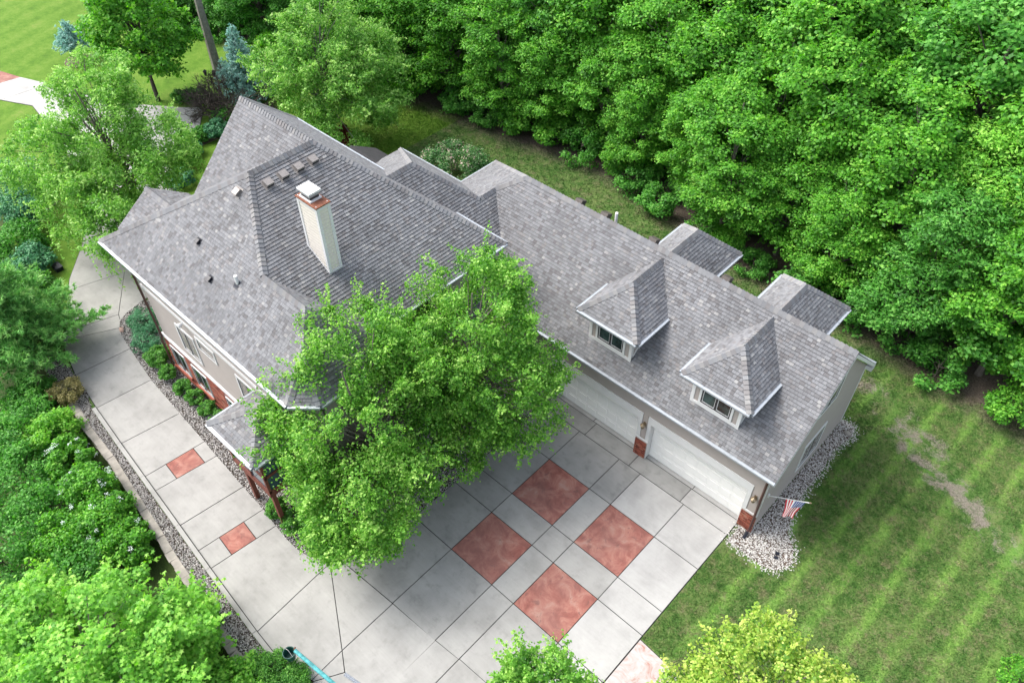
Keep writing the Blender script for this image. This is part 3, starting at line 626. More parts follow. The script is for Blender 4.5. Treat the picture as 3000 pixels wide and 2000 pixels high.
def window(x0, x1, z0, z1, plane, n, sashes=2, trim=0.10, quad=None):
    """plane(u,z)->point on wall, n outward"""
    n = np.asarray(n, float); h = unit(plane(1, 0)-plane(0, 0)); Z = V3(0, 0, 1); B = lambda u, z, d: plane(u, z)+n*d
    m = MB()
    for a, b, c, d in ((x0-trim, x1+trim, z1, z1+trim*1.15), (x0-trim, x1+trim, z0-trim, z0), (x0-trim, x0, z0, z1), (x1, x1+trim, z0, z1)): m.obox(B(a, c, 0.0), h*(b-a), n*0.05, Z*(d-c))
    w = put('window', m, 'white_trim', HOUSE)
    f = MB(); fw = 0.055
    for a, b, c, d in ((x0, x1, z1-fw, z1), (x0, x1, z0, z0+fw), (x0, x0+fw, z0+fw, z1-fw), (x1-fw, x1, z0+fw, z1-fw)): f.obox(B(a, c, 0.0), h*(b-a), n*0.038, Z*(d-c))
    wd = (x1-x0)/sashes
    for k in range(1, sashes): f.obox(B(x0+wd*k-0.045, z0+fw, 0.0), h*0.09, n*0.042, Z*(z1-z0-2*fw))
    put('window_frame', f, 'bronze', w)
    for k in range(sashes):
        a = x0+wd*k+(fw if k == 0 else 0.045); b = x0+wd*(k+1)-(fw if k == sashes-1 else 0.045)
        s = MB(); e = 0.028
        for p, q, c, d in ((a, b, z1-fw-e, z1-fw), (a, b, z0+fw, z0+fw+e), (a, a+e, z0+fw+e, z1-fw-e), (b-e, b, z0+fw+e, z1-fw-e)): s.obox(B(p, c, 0.0), h*(q-p), n*0.026, Z*(d-c))
        put('sash', s, 'white_trim', w)
        put('pane', MB().obox(B(a+e, z0+fw+e, 0.0), h*(b-a-2*e), n*0.012, Z*(z1-z0-2*fw-2*e)), 'glass', w)
def walls():
    w = MB()
    # garage: front wall with door openings, gable, back
    fy = -0.28; gx = 0.67
    for a, b, z0, z1 in ((-13.6, -10.42, 0, 4.1), (-5.50, -4.88, 0, 4.1), (0.0, gx, 0, 4.1), (-10.42, -5.50, 2.44, 4.1), (-4.88, 0.0, 2.44, 4.1)): w.box((a, fy, z0), (b, fy+0.24, z1))
    w.prism([V3(gx, fy+.24, 0), V3(gx, 7.72, 0), V3(gx, 7.72, 4.05), V3(gx, 3.71, 7.85), V3(gx, fy+.24, 4.05)], (-0.2, 0, 0))
    w.box((-22.0, 7.5, 0), (gx-.2, 7.72, 4.05)); w.box((-22.0, 4.9, 0), (-21.8, 7.5, 4.0)); w.box((-26.8, 4.7, 0), (-22.0, 4.9, 4.0)); w.box((-26.8, -0.4, 0), (-26.6, 4.7, 4.0))
    # main block
    w.box((-25.7, -11.75, 0), (-13.4, -11.55, 7.25)); w.box((-14.4, -11.55, 0), (-14.2, -0.3, 7.3)); w.box((-29.2, -0.3, 0), (-14.2, -0.1, 7.3)); w.box((-25.75, -11.55, 0), (-25.55, -7.0, 7.2))
    w.prism([V3(-25.7, -7.7, 0), V3(-25.7, -0.3, 0), V3(-25.7, -0.3, 7.3), V3(-25.7, -4.44, 11.5), V3(-25.7, -7.7, 8.2)], (0.2, 0, 0)); w.box((-29.2, -4.0, 0), (-29.0, -0.3, 7.2)); w.box((-29.0, -4.0, 0), (-25.7, -3.8, 7.2))
    w.box((-14.2, -11.0, 0), (-12.9, -7.7, 7.2)); w.prism([V3(-13.4, -11.75, 0), V3(-12.9, -11.1, 0), V3(-14.2, -11.0, 0), V3(-14.2, -11.74, 0)], (0, 0, 7.2))
    w.prism([V3(-28.0, -10.8, 0), V3(-28.0, -7.4, 0), V3(-28.0, -7.4, 6.9), V3(-28.0, -9.1, 8.1), V3(-28.0, -10.8, 6.9)], (0.2, 0, 0)); w.box((-28.7, 1.4, 0), (-26.8, 4.5, 3.5))
    # dormer bodies
    for xc, f, front in DORM:
        x0, x1 = xc-1.10, xc+1.10; q = [f(x0, 0.19, 4.75), f(x0, 0.19, 6.44), f(x0, 2.2, 6.44)]
        w.prism(q, (x1-x0, 0, 0))
    put('wall', w, 'siding', HOUSE)
    sd_ = MB(); N = (0, -1, 0)
    for a, b, z0, z1 in ((-13.6, -10.62, 1.2, 4.0), (-5.3, -5.08, 1.25, 2.95), (0.22, gx-.1, 1.25, 2.95), (-10.6, gx-.1, 2.97, 4.0)): siding(sd_, [V3(a, fy, z0), V3(b, fy, z0), V3(b, fy, z1), V3(a, fy, z1)], N)
    siding(sd_, [V3(gx, fy+.05, 0.15), V3(gx, 7.72, 0.15), V3(gx, 7.72, 4.0), V3(gx, 3.71, 7.75), V3(gx, fy+.05, 4.0)], (1, 0, 0))
    for a, b, z0, z1 in ((-25.62, -13.45, 2.42, 5.40), (-25.62, -13.45, 5.58, 7.1)): siding(sd_, [V3(a, -11.75, z0), V3(b, -11.75, z0), V3(b, -11.75, z1), V3(a, -11.75, z1)], N)
    siding(sd_, [V3(-14.2, -11.0, 0.2), V3(-14.2, -0.3, 0.2), V3(-14.2, -0.3, 7.1), V3(-14.2, -11.0, 7.1)], (1, 0, 0)); siding(sd_, [V3(-12.9, -11.0, 0.2), V3(-12.9, -7.7, 0.2), V3(-12.9, -7.7, 7.1), V3(-12.9, -11.0, 7.1)], (1, 0, 0))
    for xc, f, front in DORM:
        if not front: continue
        for a, b in ((xc-1.0, xc-0.80), (xc+0.80, xc+1.0)): siding(sd_, [f(a, 0.19, 5.0), f(b, 0.19, 5.0), f(b, 0.19, 6.4), f(a, 0.19, 6.4)], N)
        siding(sd_, [f(xc+1.10, 0.30, 5.05), f(xc+1.10, 1.8, 6.4), f(xc+1.10, 0.30, 6.4)], (1, 0, 0)); siding(sd_, [f(xc-1.10, 0.30, 5.05), f(xc-1.10, 1.8, 6.4), f(xc-1.10, 0.30, 6.4)], (-1, 0, 0))
    put('siding_boards', sd_, 'siding', HOUSE, kind='stuff')
    # white trim
    for i, (a0, a1) in enumerate([((-25.75, -11.81, 5.40), (-13.45, -11.745, 5.58)), ((-25.75, -11.85, 2.26), (-13.45, -11.745, 2.42)), ((-25.74, -11.80, 7.1), (-13.45, -11.745, 7.24)), ((gx-.1, fy-.03, 0.1), (gx+.03, fy+.06, 4.0)), ((gx, 7.64, 0.1), (gx+.03, 7.78, 4.0)),
        ((-5.52, fy-.05, 1.16), (-4.86, fy, 1.24)), ((0.17, fy-.05, 1.16), (gx+.04, fy, 1.24))]):
        put('trim_board', MB().box(a0, a1), 'white_trim', HOUSE)
    # rake boards and soffit return on the garage gable
    for s in (-1, 1):
        y1 = 3.71+s*4.26; a = V3(0.93, 3.71, 8.14-.07); b = V3(0.93, y1, eg-.07)
        put('rake_board', MB().prism([a, b, b-V3(0, 0, .2), a-V3(0, 0, .2)], (0.03, 0, 0)), 'white_trim', HOUSE)
        a = V3(gx, 3.71, 8.14-.2); b = V3(gx, y1, eg-.2); put('soffit', MB().prism([a, b, b+V3(.26, 0, 0), a+V3(.26, 0, 0)], (0, 0, -.02)), 'white_trim', HOUSE)
    put('soffit', MB().prism([V3(gx, 7.72, 3.78), V3(.96, 7.72, 3.78), V3(.96, 8.05, 3.78), V3(gx, 8.05, 3.78)], (0, 0, .22)), 'white_trim', HOUSE)
    for a, b in ((V3(-26.03, -4.44, 11.74), V3(-26.03, -7.95, 8.23)), (V3(-28.23, -9.1, 8.2), V3(-28.23, -11.0, 6.92)), (V3(-28.23, -9.1, 8.2), V3(-28.23, -7.3, 6.92))): put('rake_board', MB().prism([a, b, b-V3(0, 0, .2), a-V3(0, 0, .2)], (0.03, 0, 0)), 'white_trim', HOUSE)
    put('soffit', MB().box((-27.5, -12.05, 7.10), (-13.5, -11.8, 7.13)), 'white_trim', HOUSE); put('soffit', MB().box((-13.2, -0.5, eg-.22), (0.9, -0.3, eg-.19)), 'white_trim', HOUSE)
    # garage doors
    for x0, x1 in ((-10.40, -5.52), (-4.86, -0.02)):
        d = put('garage_door', MB().box((x0, 0.02, 0.02), (x1, 0.08, 2.46)), 'door_white', HOUSE)
        nx = 4; cw = (x1-x0)/nx
        for r in range(4):
            z0 = 0.03+r*0.605
            put('door_section', MB().box((x0+.01, 0.0, z0), (x1-.01, 0.03, z0+0.59)), 'door_white', d)
            for k in range(8):
                a = x0+0.12+k*(x1-x0-0.1)/8; put('door_panel', MB().prism([V3(a, 0.0, z0+.10), V3(a+.46, 0.0, z0+.10), V3(a+.46, 0.0, z0+.48), V3(a, 0.0, z0+.48)], (0, -.014, 0)), 'door_white', d)
        fr = MB(); fr.box((x0-.18, fy-.03, 0), (x0, 0.05, 2.46)); fr.box((x1, fy-.03, 0), (x1+.18, 0.05, 2.46)); fr.box((x0-.18, fy-.032, 2.46), (x1+.18, 0.05, 2.90)); put('door_frame', fr, 'white_trim', HOUSE)
    # brick piers beside the doors, each brick its own
    for x0, x1 in ((-5.50, -4.88), (0.02, 0.72), (-11.1, -10.44)):
        core = put('brick_pier', MB().box((x0, fy-.06, 0.0), (x1, fy, 1.15)), 'mortar', HOUSE)
        if x0 > -11: bricks_on((x0, fy-.06, 0.01), (1, 0, 0), (0, -1, 0), x1-x0, 1.14, parent=core)
    # long brick wall of the lower floor
    bw = put('brick_wall', MB().box((-25.72, -11.80, 0), (-13.45, -11.752, 2.27)), 'mortar', HOUSE)
    LW = [(-25.25, -24.05, 0.45, 1.85), (-23.35, -22.1, 0.45, 1.85), (-20.4, -19.3, 0.45, 1.85), (-18.3, -17.1, 0.45, 1.85)]
    jm = MB(); bricks_on((-25.72, -11.80, 0.02), (1, 0, 0), (0, -1, 0), 12.2, 2.26, holes=[(a+25.72-.05, b+25.72+.05, c-.1, d+.1) for a, b, c, d in LW], join=jm); put('brick_field', jm, 'brick', bw, kind='stuff')
    for a, b, c, d in LW: put('brick_ledge', MB().box((a-.1, -11.92, c-.12), (b+.1, -11.80, c-.03), 0.7), 'brick', bw)
    put('brick_ledge', MB().box((-25.72, -11.90, 0.0), (-13.45, -11.80, 0.16), 0.6), 'brick', bw)
    pf = lambda u, z: V3(u, -11.80, z)
    for a, b, c, d in LW: window(a, b, c, d, pf, N, 2, 0.03)
    pu = lambda u, z: V3(u, -11.752, z)
    window(-23.25, -21.9, 3.05, 4.55, pu, N, 2, 0.11); window(-21.35, -20.05, 4.42, 5.02, pu, N, 1, 0.10); window(-18.3, -16.95, 3.4, 4.85, pu, N, 2, 0.11)
    pg = lambda u, z: V3(gx+.005, u, z)
    window(3.05, 4.75, 1.05, 2.6, pg, (1, 0, 0), 2, 0.12); window(3.05, 4.45, 4.75, 6.25, pg, (1, 0, 0), 2, 0.10)
    for xc, f, front in DORM:
        if not front: continue
        pd = lambda u, z, xc=xc: V3(u, 0.188, z); window(xc-0.68, xc+0.68, 5.08, 6.34, pd, N, 2, 0.10)
        y_ = 0.15
        for a, b in ((xc-1.14, xc-1.0), (xc+1.0, xc+1.14)): put('corner_board', MB().box((a, y_, 4.80), (b, 0.30, 6.42)), 'white_trim', HOUSE)
        put('sill_board', MB().box((xc-1.0, 0.145, 4.84), (xc+1.0, 0.21, 4.99)), 'white_trim', HOUSE)
        for sx in (xc+1.09, xc-1.13): put('apron_board', MB().prism([V3(sx, 0.2, 4.88), V3(sx, 1.9, 6.47), V3(sx, 1.9, 6.60), V3(sx, 0.2, 5.02)], (0.05, 0, 0)), 'white_trim', HOUSE)
        put('soffit', MB().box((xc-1.5, -0.17, 6.36), (xc+1.5, 0.19, 6.38)), 'white_trim', HOUSE)
        for a, b in ((xc-1.5, xc-1.1), (xc+1.1, xc+1.5)): put('soffit', MB().box((a, 0.19, 6.36), (b, 1.8, 6.38)), 'white_trim', HOUSE)
    # small round flood light under the eave
    m = MB(); m.tube([(-22.22, -11.82, 5.4), (-22.22, -11.95, 5.38), (-22.22, -12.03, 5.36)], [0.05, 0.12, 0.11], 10); put('wall_light', m, 'pvc', HOUSE)
    # downspouts
    for pts in ([(0.62, -0.45, 3.95), (0.62, -0.40, 3.7), (0.62, -0.37, 0.30), (0.62, -0.55, 0.10)], [(-25.55, -12.10, 7.12), (-25.6, -11.95, 6.9), (-25.62, -11.90, 2.3), (-25.62, -11.97, 2.1), (-25.62, -11.97, 0.2), (-25.62, -12.25, 0.06)]):
        put('downspout', MB().tube(pts, 0.055, 4), 'brown_metal', HOUSE)
    put('downspout_boot', MB().tube([(0.62, -0.50, 0.16), (0.62, -0.66, 0.03), (0.64, -0.80, 0.02)], [0.075, 0.075, 0.07], 8), 'black_plastic', HOUSE)
walls()
def on_front(x, y): return V3(x, y, y+19.42)
def on_plusx(x, y): return V3(x, y, 11.81-0.655*(x+20.68))
def roof_bits():
    # chimney
    x0, x1, y0, y1, zb, zt = -17.60, -16.36, -7.50, -6.86, 8.5, 12.18
    ch = put('chimney', MB().box((x0+.02, y0+.02, zb), (x1-.02, y1-.02, zt-.03)), 'chimney_board', HOUSE)
    for (px, py) in ((x0, y0), (x1-.13, y0), (x1-.13, y1-.13), (x0, y1-.13)): put('corner_board', MB().box((px, py, zb), (px+.13, py+.13, zt-.02)), 'white_trim', ch)
    put('trim_board', MB().box((x0+.13, y0+.002, zt-.17), (x1-.13, y0+.1, zt-.022)), 'white_trim', ch); put('trim_board', MB().box((x1-.1, y0+.13, zt-.17), (x1-.002, y1-.13, zt-.022)), 'white_trim', ch)
    for k in range(22):
        z = zt-.17-0.16*(k+1)
        if z < zb: break
        put('siding_board', MB().prism([V3(x0+.13, y0+.012, z), V3(x0+.13, y0+.03, z+.158), V3(x0+.13, y0+.06, z+.158), V3(x0+.13, y0+.06, z)], (x1-x0-.26, 0, 0)), 'chimney_board', ch)
        put('siding_board', MB().prism([V3(x1-.012, y0+.13, z), V3(x1-.03, y0+.13, z+.158), V3(x1-.06, y0+.13, z+.158), V3(x1-.06, y0+.13, z)], (0, y1-y0-.26, 0)), 'chimney_board', ch)
    # skirting that follows the roof
    za, zc = 11.81-.655*(x0+20.68), 11.81-.655*(x1+20.68)
    put('trim_board', MB().prism([V3(x0, y0-.012, za-.1), V3(x1, y0-.012, zc-.1), V3(x1, y0-.012, zc+.10), V3(x0, y0-.012, za+.10)], (0, .02, 0)), 'white_trim', ch); put('trim_board', MB().box((x1-.01, y0, zc-.1), (x1+.012, y1, zc+.12)), 'white_trim', ch)
    put('chimney_pan', MB().box((x0-.03, y0-.03, zt-.02), (x1+.03, y1+.03, zt+.03)), 'rust', ch)
    cx, cy = x0+0.50, (y0+y1)/2
    put('cap_curb', MB().box((cx-.36, cy-.27, zt+.03), (cx+.36, cy+.27, zt+.09)), 'white_trim', ch); put('cap_mesh', MB().box((cx-.28, cy-.21, zt+.09), (cx+.28, cy+.21, zt+.36)), 'bronze', ch)
    put('cap_band', MB().box((cx-.285, cy-.215, zt+.20), (cx+.285, cy+.215, zt+.27)), 'gutter_metal', ch)
    a = [(cx-.38, cy-.29), (cx+.38, cy-.29), (cx+.38, cy+.29), (cx-.38, cy+.29)]; m = MB().prism([(x, y, zt+.36) for x, y in a], (0, 0, .06)); m.prism([(cx+(x-cx)*.98, cy+(y-cy)*.98, zt+.42) for x, y in a], (0, 0, .015)); put('cap_lid', m, 'white_trim', ch)
    for dx, dy in ((.06, .06), (1.18, .06), (1.18, .58), (.06, .58)): put('pan_screw', MB().tube([(x0+dx, y0+dy, zt+.02), (x0+dx, y0+dy, zt+.045)], .022, 6), 'pvc', ch)
    # square vents
    def boxvent(p, h, s, n, mat, sz=0.30, ht=0.17):
        p = np.asarray(p, float); m = MB(); m.obox(p-h*(sz*.72)-s*(sz*.72), h*sz*1.44, s*sz*1.44, n*.028)
        q = [p-h*sz*.5-s*sz*.5+n*.03, p-h*sz*.5-s*sz*.5+n*ht, p-h*sz*.5-s*sz*.42+n*(ht+.03), p-h*sz*.5+s*sz*.5+n*(ht*.75), p-h*sz*.5+s*sz*.5+n*.03]; m.prism(q, h*sz)
        v = put('roof_vent', m, mat, HOUSE); put('vent_mouth', MB().obox(p-h*sz*.46-s*(sz*.5+.004)+n*.04, h*sz*.92, -s*.006, n*(ht*.6)), 'black_plastic', v)
    h, s, n = frame_of([APL, APR, CORN]);
    for y in (-7.22, -6.47, -5.72, -4.99): boxvent(on_plusx(-20.07, y), h, s, n, 'vent_metal', 0.34, 0.19)
    h, s, n = frame_of([COL_L, APL, A_]); boxvent(on_front(-20.72, -8.22), h, s, n, 'vent_metal', 0.30, 0.18)
    for x, y in ((-21.58, -10.09), (-20.0, -10.76)): boxvent(on_front(x, y), h, s, n, 'black_plastic', 0.21, 0.15)
    p = on_front(-18.52, -10.36); m = MB(); m.obox(p-h*.14-s*.22, h*.28, s*.34, n*.03); v = put('vent_pipe', MB().tube([p, p+V3(0, 0, .40)], .075, 10), 'pvc', HOUSE); put('pipe_boot', m, 'black_plastic', v)
    # vents that peep over the garage ridge, and a white stack behind it
    for x in (-13.1, -11.6, -8.9, -5.15): 
        p = V3(x, 4.25, 8.14-G*.54); h2, s2, n2 = frame_of([R1, R0, FAR]); boxvent(p, h2, s2, n2, 'vent_dark', 0.38, 0.30)
    put('vent_pipe', MB().tube([(-11.05, 4.4, 7.3), (-11.05, 4.4, 8.12)], .07, 10), 'pvc', HOUSE)
    # wall lanterns
    for x in (-5.18, 0.37):
        z = 2.30; l = put('wall_lantern', MB().box((x-.06, -.33, z-.10), (x+.06, -.29, z+.12)), 'brass', HOUSE)
        m = MB(); m.tube([(x, -.33, z+.04), (x, -.46, z+.08)], .018, 6); m.tube([(x, -.46, z-.17), (x, -.46, z-.14), (x, -.46, z+.03), (x, -.46, z+.045), (x, -.46, z+.13)], [.05, .085, .10, .13, .02], 8); put('lantern_body', m, 'brass', l)
roof_bits()
def porch():
    p = HOUSE; z0, z1 = 2.55, 4.85; xs = (-16.72, -14.05); ys = (-13.72, -11.80)
    put('porch_floor', MB().box((xs[0], ys[0], z0-.25), (xs[1], ys[1], z0)), 'timber', p)
    for x in (-16.15, -14.2):
        put('porch_post', MB().box((x-.09, -13.64, 0), (x+.09, -13.46, z0-.25)), 'timber', p)
    for x in (xs[0], (xs[0]+xs[1])/2, xs[1]-.12):
        put('porch_post', MB().box((x, ys[0], z0), (x+.12, ys[0]+.12, z1)), 'timber', p)
    for z in (z0, 3.5, z1-.15):
        put('porch_beam', MB().box((xs[0], ys[0]+.01, z), (xs[1], ys[0]+.11, z+.13)), 'timber', p); put('porch_beam', MB().box((xs[1]-.11, ys[0]+.12, z), (xs[1]-.01, ys[1], z+.13)), 'timber', p); put('porch_beam', MB().box((xs[0]+.01, ys[0]+.12, z), (xs[0]+.11, ys[1], z+.13)), 'timber', p)
    for a, b in ((xs[0]+.12, -15.44), (-15.26, xs[1]-.12)):
        for c, d in ((z0+.13, 3.5), (3.63, z1-.15)): put('porch_pane', MB().box((a, ys[0]+.05, c), (b, ys[0]+.07, d)), 'porch_glass', p)
    for c, d in ((z0+.13, 3.5), (3.63, z1-.15)): put('porch_pane', MB().box((xs[1]-.07, ys[0]+.12, c), (xs[1]-.05, ys[1]-.12, d)), 'porch_glass', p); put('porch_pane', MB().box((xs[0]+.05, ys[0]+.12, c), (xs[0]+.07, ys[1]-.12, d)), 'porch_glass', p)
    # steps and rail under the tree
    for k in range(8): put('porch_step', MB().box((-13.95+.28*k, -12.5, 2.3-.29*k), (-13.62+.28*k, -11.4, 2.36-.29*k)), 'timber', p)
    for y in (-12.56, -11.4):
        put('porch_rail', MB().tube([(-13.9, y, 3.4), (-11.6, y, 1.05)], .045, 4), 'timber', p)
        for x, zb, zt in ((-13.85, 1.9, 3.4), (-12.7, 0.8, 2.2), (-11.6, -.05, 1.1)): put('porch_post', MB().box((x-.05, y-.05, zb if zb > 0 else 0), (x+.05, y+.05, zt)), 'timber', p)
porch()
# ------------------------------------------------------------------ vegetation
OVAL = np.array([(0, -.5, 0), (.34, .0, .07), (0, .5, -.04), (-.34, .0, .07)])
LONG = np.array([(0, -.5, 0), (.17, .0, .03), (0, .5, -.05), (-.17, .0, .03)])
_st = []
for _i, _rr in enumerate((.52, .24, .50, .22, .42, .14, .20, .14, .42, .22, .50, .24)):
    _t = math.pi/2+_i*math.pi/6; _st.append((_rr*math.cos(_t), _rr*math.sin(_t), .05*(_rr < .3)-.03))
STAR = np.array(_st)
NEEDLE = np.array([(-.035, 0, 0), (.035, 0, 0), (0, 1, 0)])
def leaf_mesh(name, P, N, S, A, tpl, mat, rng):
    n = len(P); N = N/(np.linalg.norm(N, axis=1, keepdims=True)+1e-9)
    q = rng.normal(size=(n, 3)); T = np.cross(N, q); T /= np.linalg.norm(T, axis=1, keepdims=True)+1e-9; B = np.cross(N, T)
    k = len(tpl); V = P[:, None]+S[:, None, None]*(tpl[None, :, :1]*T[:, None]+tpl[None, :, 1:2]*B[:, None]+tpl[None, :, 2:]*N[:, None])
    return np_mesh(name, V.reshape(-1, 3), np.arange(n*k).reshape(n, k), np.repeat(np.clip(A, 0, 1), k), mat)
def sph(rng, n): v = rng.normal(size=(n, 3)); return v/np.linalg.norm(v, axis=1, keepdims=True)
def lump_centres(rng, blobs, n, rmin=0.72, under=0.35, gap=0.0):
    C, D, out = [], [], 0; w = np.array([b[3]*b[4]+b[3]*b[5]+b[4]*b[5] for b in blobs], float); w /= w.sum()
    tries = 0
    while len(C) < n and tries < n*60:
        tries += 1; b = blobs[rng.choice(len(blobs), p=w)]; d = sph(rng, 1)[0]
        if d[2] < -0.25 and rng.random() > under: continue
        r = rng.uniform(rmin, 1.0); p = np.array(b[:3])+d*np.array(b[3:6])*r; ok = True
        for o in blobs:
            if o is not b and np.sum(((p-np.array(o[:3]))/np.array(o[3:6]))**2) < 0.45: ok = False
        if ok and gap and C and np.min(np.linalg.norm(np.array(C)-p, axis=1)) < gap: ok = False
        if ok: C.append(p); D.append(d)
    return np.array(C), np.array(D)
def cloud(rng, C, D, lr, per, flat=0.6, up=0.55, jit=0.45, out=0.35):
    P, N, A = [], [], []
    for c, d in zip(C, D):
        r = lr*rng.uniform(0.65, 1.3); m = int(per*rng.uniform(0.75, 1.25)); s = sph(rng, m); s += d*out; s /= np.linalg.norm(s, axis=1, keepdims=True)
        rad = rng.uniform(0.35, 1.0, (m, 1))**0.6*(1+rng.normal(0, 0.16, (m, 1)))
        P.append(c+s*rad*r*np.array([1, 1, flat])); N.append(s*0.45+np.array([0, 0, up])+rng.normal(0, jit, (m, 3))); A.append(np.clip(rng.normal(0.45+rng.normal(0, 0.12), 0.27, m), 0, 1))
    return np.concatenate(P), np.concatenate(N), np.concatenate(A)
def droop(rng, C, n, per, length, sway=0.25):
    P, A = [], []
    for _ in range(n):
        c = C[rng.integers(len(C))]+rng.normal(0, 0.25, 3); L = rng.uniform(*length); t = np.linspace(0, 1, per); dr = rng.normal(0, 1, 2)*sway*L
        q = np.stack([c[0]+dr[0]*np.sqrt(t), c[1]+dr[1]*np.sqrt(t), c[2]-L*t**1.5], 1)+rng.normal(0, 0.045, (per, 3)); P.append(q); A.append(np.full(per, rng.uniform(0.3, 0.75)))
    P = np.concatenate(P); return P, rng.normal(0, 1, P.shape)+np.array([0, 0, .5]), np.clip(np.concatenate(A)+rng.normal(0, .12, len(P)), 0, 1)
def shoots(rng, C, D, n, per, length, up=0.5):
    P, A = [], []
    for _ in range(n):
        i = rng.integers(len(C)); d = unit(D[i]+rng.normal(0, .35, 3)+np.array([0, 0, up])); L = rng.uniform(*length); t = np.linspace(0.15, 1, per)
        q = C[i]+d*.35+np.outer(t, d)*L+np.outer(t**2, [0, 0, -.22*L])+rng.normal(0, .05, (per, 3)); P.append(q); A.append(np.full(per, rng.uniform(.4, .95)))
    P = np.concatenate(P); return P, rng.normal(0, .7, P.shape)+np.array([0, 0, .8]), np.clip(np.concatenate(A)+rng.normal(0, .15, len(P)), 0, 1)
def wood(rng, base_r, trunk, C, nl, tip=0.02, start=0.3, sides=6, lean=0.35):
    m = MB(); trunk = [np.array(p, float) for p in trunk]; k = len(trunk)
    m.tube(trunk, [base_r*(1.25 if i == 0 else 1)*(1-0.8*i/(k-1)) for i in range(k)], max(sides, 7))
    idx = rng.choice(len(C), min(nl, len(C)), replace=False); top = trunk[-1][2]; b0 = trunk[0]
    for i in idx:
        c = C[i]; f = np.clip((c[2]-b0[2])/(top-b0[2]+1e-6)*0.75-0.05+rng.uniform(-.1, .1), start, 0.93); s = f*(k-1); j = int(s); p = trunk[j]+(trunk[min(j+1, k-1)]-trunk[j])*(s-j)
        mid = p+(c-p)*0.5+np.array([0, 0, np.linalg.norm(c-p)*0.10])+rng.normal(0, 0.1, 3); r = base_r*(1-0.8*f)*0.5+.012
        m.tube([p, p+(mid-p)*.55+rng.normal(0, .05, 3), mid, c], [r, r*.75, r*.5, tip], 5, cap=False)
    return m
def tree(name, loc, label, cat, blobs, n, lr, per, leaf, mat, bark, base_r, seed, trunk=None, tpl=OVAL, flat=0.6, up=0.55, hang=None, nl=30, group=None, under=0.35, rmin=0.6, gap=0.0, jit=.45, out=.35, start=.3, rz=0, sc=1.0, shoot=None):
    rng = np.random.default_rng(seed); t = root(name, loc, label, cat, group, rz, sc); C, D = lump_centres(rng, blobs, n, rmin, under, gap)
    P, N, A = cloud(rng, C, D, lr, per, flat, up, jit, out)
    if hang: p, q, a = droop(rng, C, *hang); P = np.concatenate([P, p]); N = np.concatenate([N, q]); A = np.concatenate([A, a])
    if shoot: p, q, a = shoots(rng, C, D, *shoot); P = np.concatenate([P, p]); N = np.concatenate([N, q]); A = np.concatenate([A, a])
    S = leaf*rng.uniform(0.55, 1.35, len(P)); local('crown', leaf_mesh('crown', P, N, S, A, tpl, mat, rng), t)
    top = max(b[2]+b[5]*0.6 for b in blobs); cxy = np.mean([b[:2] for b in blobs], axis=0)
    if trunk is None: trunk = [(0, 0, -0.3), (0.04, 0.02, top*.25), (cxy[0]*.5, cxy[1]*.5, top*.6), (cxy[0]*.9, cxy[1]*.9, top)]
    local('trunk', wood(rng, base_r, trunk, C, nl, start=start).mesh('trunk', bark), t)
    return t
def copy_tree(t, loc, rz, sc, label=None, group=None):
    r = t.copy(); COL.objects.link(r); r.location = loc; r.rotation_euler = (0, 0, rz); r.scale = sc
    if label: r['label'] = label
    if group: r['group'] = group
    for c in t.children:
        k = c.copy(); COL.objects.link(k); k.parent = r
    return r
def seen(p, m=350):
    d = np.asarray(p, float)-CAMP; k = d@_f; x = 1500+FPX*(d@CR)/k; y = 1000-FPX*(d@CU)/k; return -m < x < 3000+m and -m < y < 2000+m
def wood_edge(x): return np.interp(x, [-80, -59, -46, -35, -27, -20, -14, -9, -2, 3, 8, 14], [7, 9, 11.5, 14.2, 15.2, 16.2, 15, 14.2, 14, 13.2, 12.9, 11.5])
ONES = 'zeroth first second third fourth fifth sixth seventh eighth ninth tenth eleventh twelfth thirteenth fourteenth fifteenth sixteenth seventeenth eighteenth nineteenth'.split()
def ordinal(n):
    if n < 20: return ONES[n]
    t = ('twent', 'thirt', 'fort', 'fift')[n//10-2]; return t+'ieth' if n % 10 == 0 else t+'y-'+ONES[n % 10]
KINDS = ('bright green maple', 'deep green oak', 'broad bright green maple', 'yellowish green ash', 'dark green tree')
